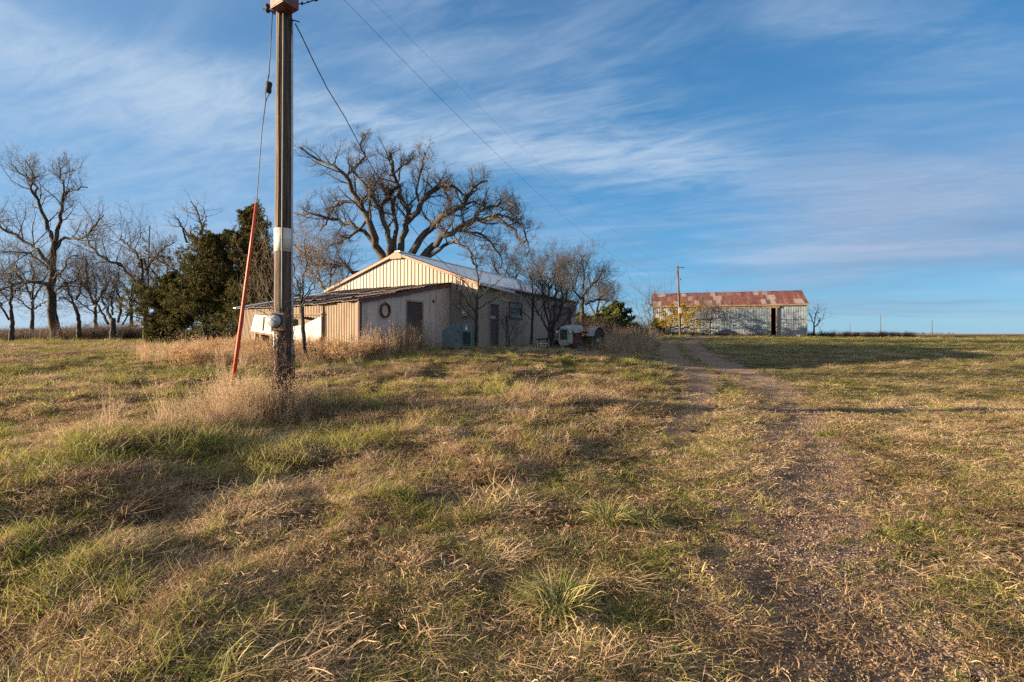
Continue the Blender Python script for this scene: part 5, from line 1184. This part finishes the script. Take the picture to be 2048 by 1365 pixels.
def scatter(name, kinds, X, Y, SC, TH, KI, label=None, sink=.01, tilt=.12, zsc=None, seed=0):
    g = np.random.default_rng(seed + 77); n = len(X); Z = H(X, Y) - sink * SC
    tp = [o for k in kinds for o in TPL[k]]; col = bpy.data.collections.new(name + '_kinds')
    for i, o in enumerate(tp):
        o2 = o.copy(); o2.name = 'k%02d_%s' % (i, o.name); col.objects.link(o2)
    off = np.cumsum([0] + [len(TPL[k]) for k in kinds]); idx = np.array([off[k] for k in KI]) + g.integers(0, 5, n)
    me = bpy.data.meshes.new(name); me.vertices.add(n); me.vertices.foreach_set('co', np.stack([X, Y, Z], 1).astype(np.float32).ravel())
    rot = np.stack([g.normal(size=n) * tilt, g.normal(size=n) * tilt, TH], 1).astype(np.float32)
    zs = SC if zsc is None else SC * zsc
    a = me.attributes.new('rot', 'FLOAT_VECTOR', 'POINT'); a.data.foreach_set('vector', rot.ravel())
    a = me.attributes.new('scl', 'FLOAT_VECTOR', 'POINT'); a.data.foreach_set('vector', np.stack([SC, SC, zs], 1).astype(np.float32).ravel())
    a = me.attributes.new('kid', 'INT', 'POINT'); a.data.foreach_set('value', idx.astype(np.int32))
    o = bpy.data.objects.new(name, me); C.objects.link(o); tag(o, kind='stuff')
    if label: o['label'] = label
    ng = bpy.data.node_groups.new(name, 'GeometryNodeTree'); ng.interface.new_socket('Geometry', in_out='INPUT', socket_type='NodeSocketGeometry'); ng.interface.new_socket('Geometry', in_out='OUTPUT', socket_type='NodeSocketGeometry')
    N = ng.nodes; Lk = ng.links; gi = N.new('NodeGroupInput'); go = N.new('NodeGroupOutput'); ip = N.new('GeometryNodeInstanceOnPoints'); ci = N.new('GeometryNodeCollectionInfo')
    ci.inputs['Collection'].default_value = col; ci.inputs['Separate Children'].default_value = True; ci.inputs['Reset Children'].default_value = True
    def na(nm, ty):
        q = N.new('GeometryNodeInputNamedAttribute'); q.data_type = ty; q.inputs['Name'].default_value = nm; return q.outputs['Attribute']
    Lk.new(gi.outputs[0], ip.inputs['Points']); Lk.new(ci.outputs[0], ip.inputs['Instance']); ip.inputs['Pick Instance'].default_value = True
    Lk.new(na('kid', 'INT'), ip.inputs['Instance Index']); Lk.new(na('rot', 'FLOAT_VECTOR'), ip.inputs['Rotation']); Lk.new(na('scl', 'FLOAT_VECTOR'), ip.inputs['Scale']); Lk.new(ip.outputs[0], go.inputs[0])
    md = o.modifiers.new('scatter', 'NODES'); md.node_group = ng; return o

def inside(o, x, y, x0, x1, y0, y1):
    dx = x - o[0]; dy = y - o[1]; lx = dx * UX[0] + dy * UX[1]; ly = dx * UY[0] + dy * UY[1]; return (lx > x0) & (lx < x1) & (ly > y0) & (ly < y1)
def in_building(x, y): return inside(B0, x, y, -8.7, .02, 0.0, 14.6) | inside(S0, x, y, -6, .0, -.02, 6)
def wedge(g, d0, d1, dens, side=1.12, pad=2.0):
    """random points on the ground in front of the camera between two distances"""
    xm = side * d1 + pad; n = int(dens * 2 * xm * (d1 - d0)); x = g.uniform(-xm, xm, n); y = g.uniform(d0, d1, n); k = (np.abs(x) < side * y + pad) & ~in_building(x, y); return x[k], y[k]
def rutm(x, y): return np.minimum(np.abs(x - rut_x(y)) / (.72 * (1 + .15 * ss(y, 8, 20))), np.abs(x - rut_x(y, -1.75)) / .48 + 9 * ss(7.5 - y, 0, 2))
def keep_rut(x, y, g):
    r = rutm(x, y) + 1.1 * (fbm(x * 2.2, y * 2.2, 3, 12) - .5); return (y > 74) | (g.random(len(x)) < ss(r, .40, 1.15) * .93 + .07)

def grow_grass():
    g = np.random.default_rng(12)
    X = []; Y = []; SCL = []; TH = []; KI = []; ZS = []
    # (d0, d1, density, scale): nearer bands are denser and finer
    for d0, d1, dn, sc in ((1.2, 4, 170, .74), (4, 7, 105, .84), (7, 12, 46, 1.0), (12, 20, 20, 1.35), (20, 34, 7.5, 1.9), (34, 60, 2.5, 2.8), (60, 95, .9, 3.8)):
        x, y = wedge(g, d0, d1, dn)
        k = keep_rut(x, y, g); x = x[k]; y = y[k]; n = len(x)
        wl = wild(x, y); r = g.random(n); gr = fbm(x * .42, y * .42, 3, 20); grf = fbm(x * 1.7, y * 1.7, 2, 24)
        bare = (fbm(x * 1.3, y * 1.3, 3, 28) < .38) & (g.random(n) < .7); 
        kk = np.where(wl > .5, np.where(r < .30, 0, np.where(r < .78, 1, 2)), np.where(r < .70, 3, np.where(r < .80, 2, 0)))
        kk = np.where((wl > .5) & (gr + .25 * (grf - .5) + .12 * ss(-x, 3, 7) * ss(y, 5, 9) * ss(18 - y, 0, 5) + .06 * ss(y, 8, 11) * ss(20 - y, 0, 4) > .55) & (g.random(n) < .65), 2, kk)
        far = y > 34; kk = np.where(far & (kk == 0), 3, kk)
        flow = np.where(wl > .5, np.radians(28) + (fbm(x * .25, y * .25, 2, 30) - .5) * 3.0, np.radians(-55) + (fbm(x * .3, y * .3, 2, 31) - .5) * 2.5)
        th = np.where(kk == 0, flow + g.normal(size=n) * .7, g.random(n) * 6.283)
        s_ = sc * g.uniform(.6, 1.3, n) * (.55 + 1.0 * fbm(x * 1.9, y * 1.9, 2, 37)) * np.where(kk == 2, .55 + .9 * fbm(x * .8, y * .8, 2, 33), 1)
        zs = np.where(y > 12, .5, .85) * (.75 + .6 * fbm(x * .7, y * .7, 2, 35)) * np.where(wl > .5, 1.0, .62)
        kp = ~bare; X.append(x[kp]); Y.append(y[kp]); SCL.append(s_[kp]); TH.append(th[kp]); KI.append(kk[kp]); ZS.append(zs[kp])
    x, y = wedge(g, 1.2, 11, 28); k = keep_rut(x, y, g) | (g.random(len(x)) < .3); x = x[k]; y = y[k]; n = len(x); X.append(x); Y.append(y); SCL.append(g.uniform(.7, 1.15, n) * (1 + .03 * y)); TH.append(g.random(n) * 6.28); KI.append(np.full(n, 4)); ZS.append(np.ones(n))
    X, Y, SCL, TH, KI, ZS = map(np.concatenate, (X, Y, SCL, TH, KI, ZS)); print('grass clumps', len(X))
    scatter('grass', ['mat', 'curly', 'tuft', 'mown', 'litter'], X, Y, SCL, TH, KI, 'matted straw and green grass covering the open ground', zsc=ZS)
grow_grass()

def patches():
    g = np.random.default_rng(31)
    # tall dry stand round the near pole and the guy, trailing towards the camera
    x = []; y = []; 
    for cx, cy, sx, sy, n in ((PB[0] - .1, PD - .15, .36, .30, 105), (PB[0] + .05, PD - .45, .25, .15, 40), (-4.35, 8.7, .32, .35, 40), (-4.25, 7.7, .34, .38, 40), (-4.5, 6.9, .3, .3, 18), (-5.4, 9.7, .24, .22, 20), (-3.2, 9.0, .4, .3, 7)):
        x.append(cx + g.normal(size=n) * sx); y.append(cy + g.normal(size=n) * sy)
    x = np.concatenate(x); y = np.concatenate(y); n = len(x); k = np.hypot(x - PB[0], y - PD) > .16; x = x[k]; y = y[k]; n = len(x)
    scatter('tall_dry_grass', ['tall'], x, y, g.uniform(.38, .95, n) * np.where(y < 8.2, .88, 1), g.random(n) * 6.28, np.zeros(n, int), 'tall pale dry grass crowding the foot of the near pole', tilt=.22, seed=1)
    # golden weeds along the shed front and side
    u = g.uniform(-6.9, 1.2, 720); v = -np.abs(g.normal(size=720)) * .9 - .3; P_ = np.array([loc2w(S0, a, b, 0) for a, b in zip(u, v)]); x = P_[:, 0]; y = P_[:, 1]
    u2 = np.abs(g.normal(size=90)) * .5 + .15; v2 = g.uniform(-.6, 2.7, 90); P2 = np.array([loc2w(S0, a, b, 0) for a, b in zip(u2, v2)]); x = np.r_[x, P2[:, 0]]; y = np.r_[y, P2[:, 1]]
    x = np.r_[x, g.normal(size=80) * .9 - 9.0]; y = np.r_[y, g.normal(size=80) * .7 + 16.4]
    k = ~in_building(x, y); x = x[k]; y = y[k]; n = len(x)
    scatter('golden_weeds', ['gold', 'tall'], x, y, g.uniform(.45, 1.05, n), g.random(n) * 6.28, (g.random(n) < .28).astype(int), 'rust gold dry weeds piled against the shed walls', tilt=.15, seed=2, zsc=g.uniform(.7, 1.1, n))
    u2 = np.abs(g.normal(size=95)) * .45 + .35; v2 = g.uniform(-.4, 2.6, 95); P2 = np.array([loc2w(S0, a, b, 0) for a, b in zip(u2, v2)])
    scatter('straw_stalks', ['tall'], P2[:, 0], P2[:, 1], g.uniform(.6, 1.5, 95), g.random(95) * 6.28, np.zeros(95, int), 'upright pale straw stalks before the shed side wall', tilt=.12, seed=12)
    # grey weeds: under the cabinet, round the tractor and along the rise beyond it
    xs = []; ys = []; sc = []
    for cx, cy, sx, sy, n, s_ in ((-3.2, 20.2, .8, .4, 46, .45), (-1.6, 20.8, .5, .3, 14, .4), (4.6, 25.0, .9, .8, 150, 1.0), (6.3, 28, 1.4, 1.6, 260, 1.15), (8.5, 34, 2.2, 3.5, 330, 1.4), (11.5, 45, 2.6, 5.0, 260, 1.7), (-7.4, 15.2, 1.3, .8, 90, .7), (-11, 18, 1.2, 1.2, 80, .9), (1.8, 22.9, .8, .3, 24, .38)):
        xs.append(cx + g.normal(size=n) * sx); ys.append(cy + g.normal(size=n) * sy); sc.append(s_ * g.uniform(.6, 1.2, n))
    x, y, sc = map(np.concatenate, (xs, ys, sc)); k = ~in_building(x, y) & (x < rut_x(y) - 2.8); x = x[k]; y = y[k]; sc = sc[k]; n = len(x)
    scatter('grey_weeds', ['tall', 'brush'], x, y, sc, g.random(n) * 6.28, ((g.random(n) < .02) & (y > 24)).astype(int), 'faded grey brown weeds round the cabinet, tractor and rise', tilt=.2, seed=3, zsc=g.uniform(.6, 1.0, n))
    # low green weeds on the left and in hollows
    x, y = wedge(g, 2.0, 30, 14.0); fw = fbm(x * .5, y * .5, 3, 41); m = ((wild(x, y) > .5) & (y < 15) & (x < -1.5 - .1 * y) & (g.random(len(x)) < .7) & (fw + .22 * ss(-x, 1.5, 6) * ss(y, 6, 9) > .60)) | ((y < 8) & (fbm(x * 1.1, y * 1.1, 3, 43) > .655)); x = x[m]; y = y[m]; n = len(x)
    scatter('green_weeds', ['weed', 'tuft'], x, y, g.uniform(.4, .9, n) * (1 + .05 * y) * np.where(y < 7, .62, 1), g.random(n) * 6.28, (g.random(n) < .3).astype(int), 'low leafy green weeds in patches through the grass', tilt=.2, seed=4)
    # brush lines far off
    xs = []; ys = []; sc = []
    x = g.uniform(-62, -12, 900); y = 50 + g.normal(size=900) * 2.2 + (x + 40) * .06; xs.append(x); ys.append(y); sc.append((.25 + 1.5 * fbm(x * .25, x * 0 + 3, 3, 60) ** 1.5) * g.uniform(.6, 1.3, 900))
    x = g.uniform(-16, 15, 750); y = 56 + g.normal(size=750) * 4 + np.abs(x) * .1; xs.append(x); ys.append(y); sc.append(g.uniform(.8, 2.2, 750) * np.where(x > 11, .6, 1))
    x = g.uniform(-16, 20, 1500); y = 82 + g.normal(size=1500) * 4.5; xs.append(x); ys.append(y); sc.append(g.uniform(1.4, 3.4, 1500) * np.where(x > 12, .6, 1))  # row put in and thickened to throw shade on the barn front
    x = g.uniform(24, 66, 300); y = 89 + g.normal(size=300) * 1.5 - (x > 46) * 5; k = (x > 46); xs.append(x[k]); ys.append(y[k]); sc.append(g.uniform(.4, .95, k.sum()))
    x = g.uniform(24, 45, 160); y = 84.6 - (x - 23.4) * .335 + g.normal(size=160) * .3 - .9; xs.append(x); ys.append(y); sc.append(g.uniform(.25, .65, 160) * np.where(x > 39, .4, 1))
    x, y, sc = map(np.concatenate, (xs, ys, sc)); k = ~in_building(x, y); x = x[k]; y = y[k]; sc = sc[k]; n = len(x)
    scatter('brush', ['brush'], x, y, sc, g.random(n) * 6.28, np.zeros(n, int), 'brown leafless brush along the field edges', tilt=.1, seed=5)
    # hazy wooded strips on the horizon
    x = g.uniform(-900, 1500, 5200); y = 640 + 60 * np.sin(x * .004) + g.normal(size=5200) * 25; hgt = ss(fbm(x * .006, x * 0, 3, 50), .35, .65); k = hgt > .12; x = x[k]; y = y[k]; n = len(x)
    scatter('far_treeline', ['brush'], x, y, g.uniform(3, 5.5, n) * hgt[k] + 1.2, g.random(n) * 6.28, np.zeros(n, int), 'low brown wooded strip along the flat horizon', tilt=.05, seed=6)
patches()

def gravel_bits():
    g = np.random.default_rng(9); n = 34000; y = 1.6 + 14 * g.random(n) ** 1.5; x = rut_x(y) + g.normal(size=n) * .42
    k = np.abs(x - rut_x(y)) < .95; x = x[k]; y = y[k]; n = len(x); r = (.003 + .008 * g.random(n) ** 2.8) * (1 + .03 * y)
    base = np.array([[1, 0, 0], [0, 1, 0], [-1, 0, 0], [0, -1, 0], [0, 0, .7], [0, 0, -.7]], float); F_ = np.array([[0, 1, 4], [1, 2, 4], [2, 3, 4], [3, 0, 4], [1, 0, 5], [2, 1, 5], [3, 2, 5], [0, 3, 5]])
    base = base[None] * (1 + .5 * (g.random((n, 6, 1)) - .5)) ; a = g.random(n) * 6.28; c, s_ = np.cos(a), np.sin(a)
    V = np.stack([base[..., 0] * c[:, None] - base[..., 1] * s_[:, None] * .7, base[..., 0] * s_[:, None] + base[..., 1] * c[:, None] * .7, base[..., 2]], -1) * r[:, None, None]
    V += np.stack([x, y, H(x, y) + .016 + r * .2], 1)[:, None, :]; Q = (F_[None] + 6 * np.arange(n)[:, None, None]).reshape(-1, 3)
    me = mesh_np('gravel', V, Q); at = me.attributes.new('lv', 'FLOAT', 'FACE'); at.data.foreach_set('value', np.repeat(g.random(n), 8).astype(np.float32))
    m = leafmat('loose_stones', [(.2, (.07, .05, .037)), (.6, (.19, .145, .11)), (.92, (.32, .27, .22)), (1.1, (.48, .43, .38))]); o = link('gravel', me, m); tag(o, 'small loose stones scattered along the worn wheel rut', kind='stuff')
gravel_bits()

# named clumps that stand out in the foreground
def tussock(px, row, d, rad, hgt, label, seed, n=420, green=True):
    g = np.random.default_rng(seed); b = P(px, row, d); b[2] = Hs(b[0], b[1]) - .01
    V, Q, lv, _ = blades(g, n, rad * .38, hgt * .35, hgt * 1.65, .0050, (8, 85), (-60, 35), turn=32, wob=11)
    # blades lean away from the middle
    me = None; c = V.reshape(-1, 5, 2, 3); root = c[:, 0, 0, :2]; rel = c[..., :2] - root[:, None, None, :]; ang = np.arctan2(root[:, 1], root[:, 0]) - np.arctan2(rel[:, -1, 0, 1], rel[:, -1, 0, 0]) + g.normal(size=n) * .5
    co, si = np.cos(ang)[:, None, None], np.sin(ang)[:, None, None]; x, y = rel[..., 0].copy(), rel[..., 1].copy(); c[..., 0] = root[:, None, None, 0] + x * co - y * si; c[..., 1] = root[:, None, None, 1] + x * si + y * co
    me = mesh_np('grass_tussock', c.reshape(-1, 3), Q); at = me.attributes.new('lv', 'FLOAT', 'FACE'); at.data.foreach_set('value', lv.astype(np.float32))
    o = link('grass_tussock', me, M['g_tus' if green else 'g_straw']); o.location = tuple(b); tag(o, label, 'grass tussock', 'grass tussocks in the near turf')
M['g_tus'] = grass_mat('tussock_grass', [(.0, (.045, .08, .014)), (.35, (.11, .155, .03)), (.6, (.30, .29, .085)), (.82, (.50, .41, .19)), (1., (.66, .54, .32))], .85, .0, .12)
tussock(1112, 1225, 2.92, .30, .21, 'largest spiky green and straw tussock in the short turf beside the worn track', 1, 820)
tussock(1215, 1062, 4.2, .27, .21, 'pale tipped bushy tussock beyond the largest one', 2, 640)
tussock(1290, 1070, 4.15, .20, .17, 'smaller green tussock joined beside the pale tipped one', 3, 420)
tussock(1330, 888, 6.9, .28, .10, 'flat wheel of straw coloured grass beside the drive', 4, 200, False)
tussock(830, 1150, 3.3, .18, .13, 'small brown spiky tussock in the matted grass', 5, 160, False)

# dead weeds on the left, twiggy
traced_tree('dead_shrub', 'dead forked shrub leaning in the weedy grass on the open side of the guy', 7.2, 862, 236,
  [([(233, 845), (218, 820), (204, 800), (193, 785)], [2.2, 1.6, 1]), ([(228, 838), (245, 820), (262, 800), (276, 782)], [1.6, 1.2, .6]), ([(222, 828), (240, 805), (250, 785)], [1.4, 1, .5]), ([(212, 812), (210, 790), (214, 772)], [1.2, .8, .5])],
  ([(240, 872), (236, 860), (232, 845)], [2.6, 2.2, 2]), seed=111, levels=((6, .5, 5), (4, .5, 4)), mats=('bark', 'paletwig'), rmin=.0022, cat='shrub', spread=.03)
def vine():
    g = np.random.default_rng(44); b = np.array([PB[0], PD, PG]); t = empty('dry_vine', tuple(b), label='leafless reddish vine tangled up the near pole to the meter', cat='vine')
    Pt = []; n = 26
    for i in range(26):
        a = g.uniform(-2.6, .4); h = g.uniform(1.0, 2.15); r = .165 + .03 * g.random(); z = np.linspace(0, h, n); aa = a + np.cumsum(g.normal(size=n) * .10); rr_ = r + .02 * np.cumsum(g.normal(size=n) * .35) ** 2 * .3
        Pt.append(np.stack([np.cos(aa) * rr_, np.sin(aa) * rr_, z], 1))
    Pt = np.array(Pt); Rd = np.full((26, n), .0055) * np.linspace(1, .5, n)[None]
    V, Q = tubes_np([(Pt, Rd)], 5); link('stems', mesh_np('stems', V, Q), M['redtwig'], t, True)
    c = sprout(Pt, Rd, 7, .22, 6, ang=(25, 80), up=.05, wig=.28, t0=.2, g=g, rmin=.0028); c2 = sprout(c[0], c[1], 3, .5, 5, ang=(30, 80), up=.0, wig=.3, g=g, rmin=.002)
    k = np.linalg.norm(c[0][:, 0, :2], axis=1) > 0; V, Q = tubes_np([(c[0], c[1])], 4); V2, Q2 = tubes_np([(c2[0], c2[1])], 3)
    link('tendrils', mesh_np('tendrils', np.concatenate([V, V2]), np.concatenate([Q, Q2 + len(V)])), M['paletwig'], t)
vine()
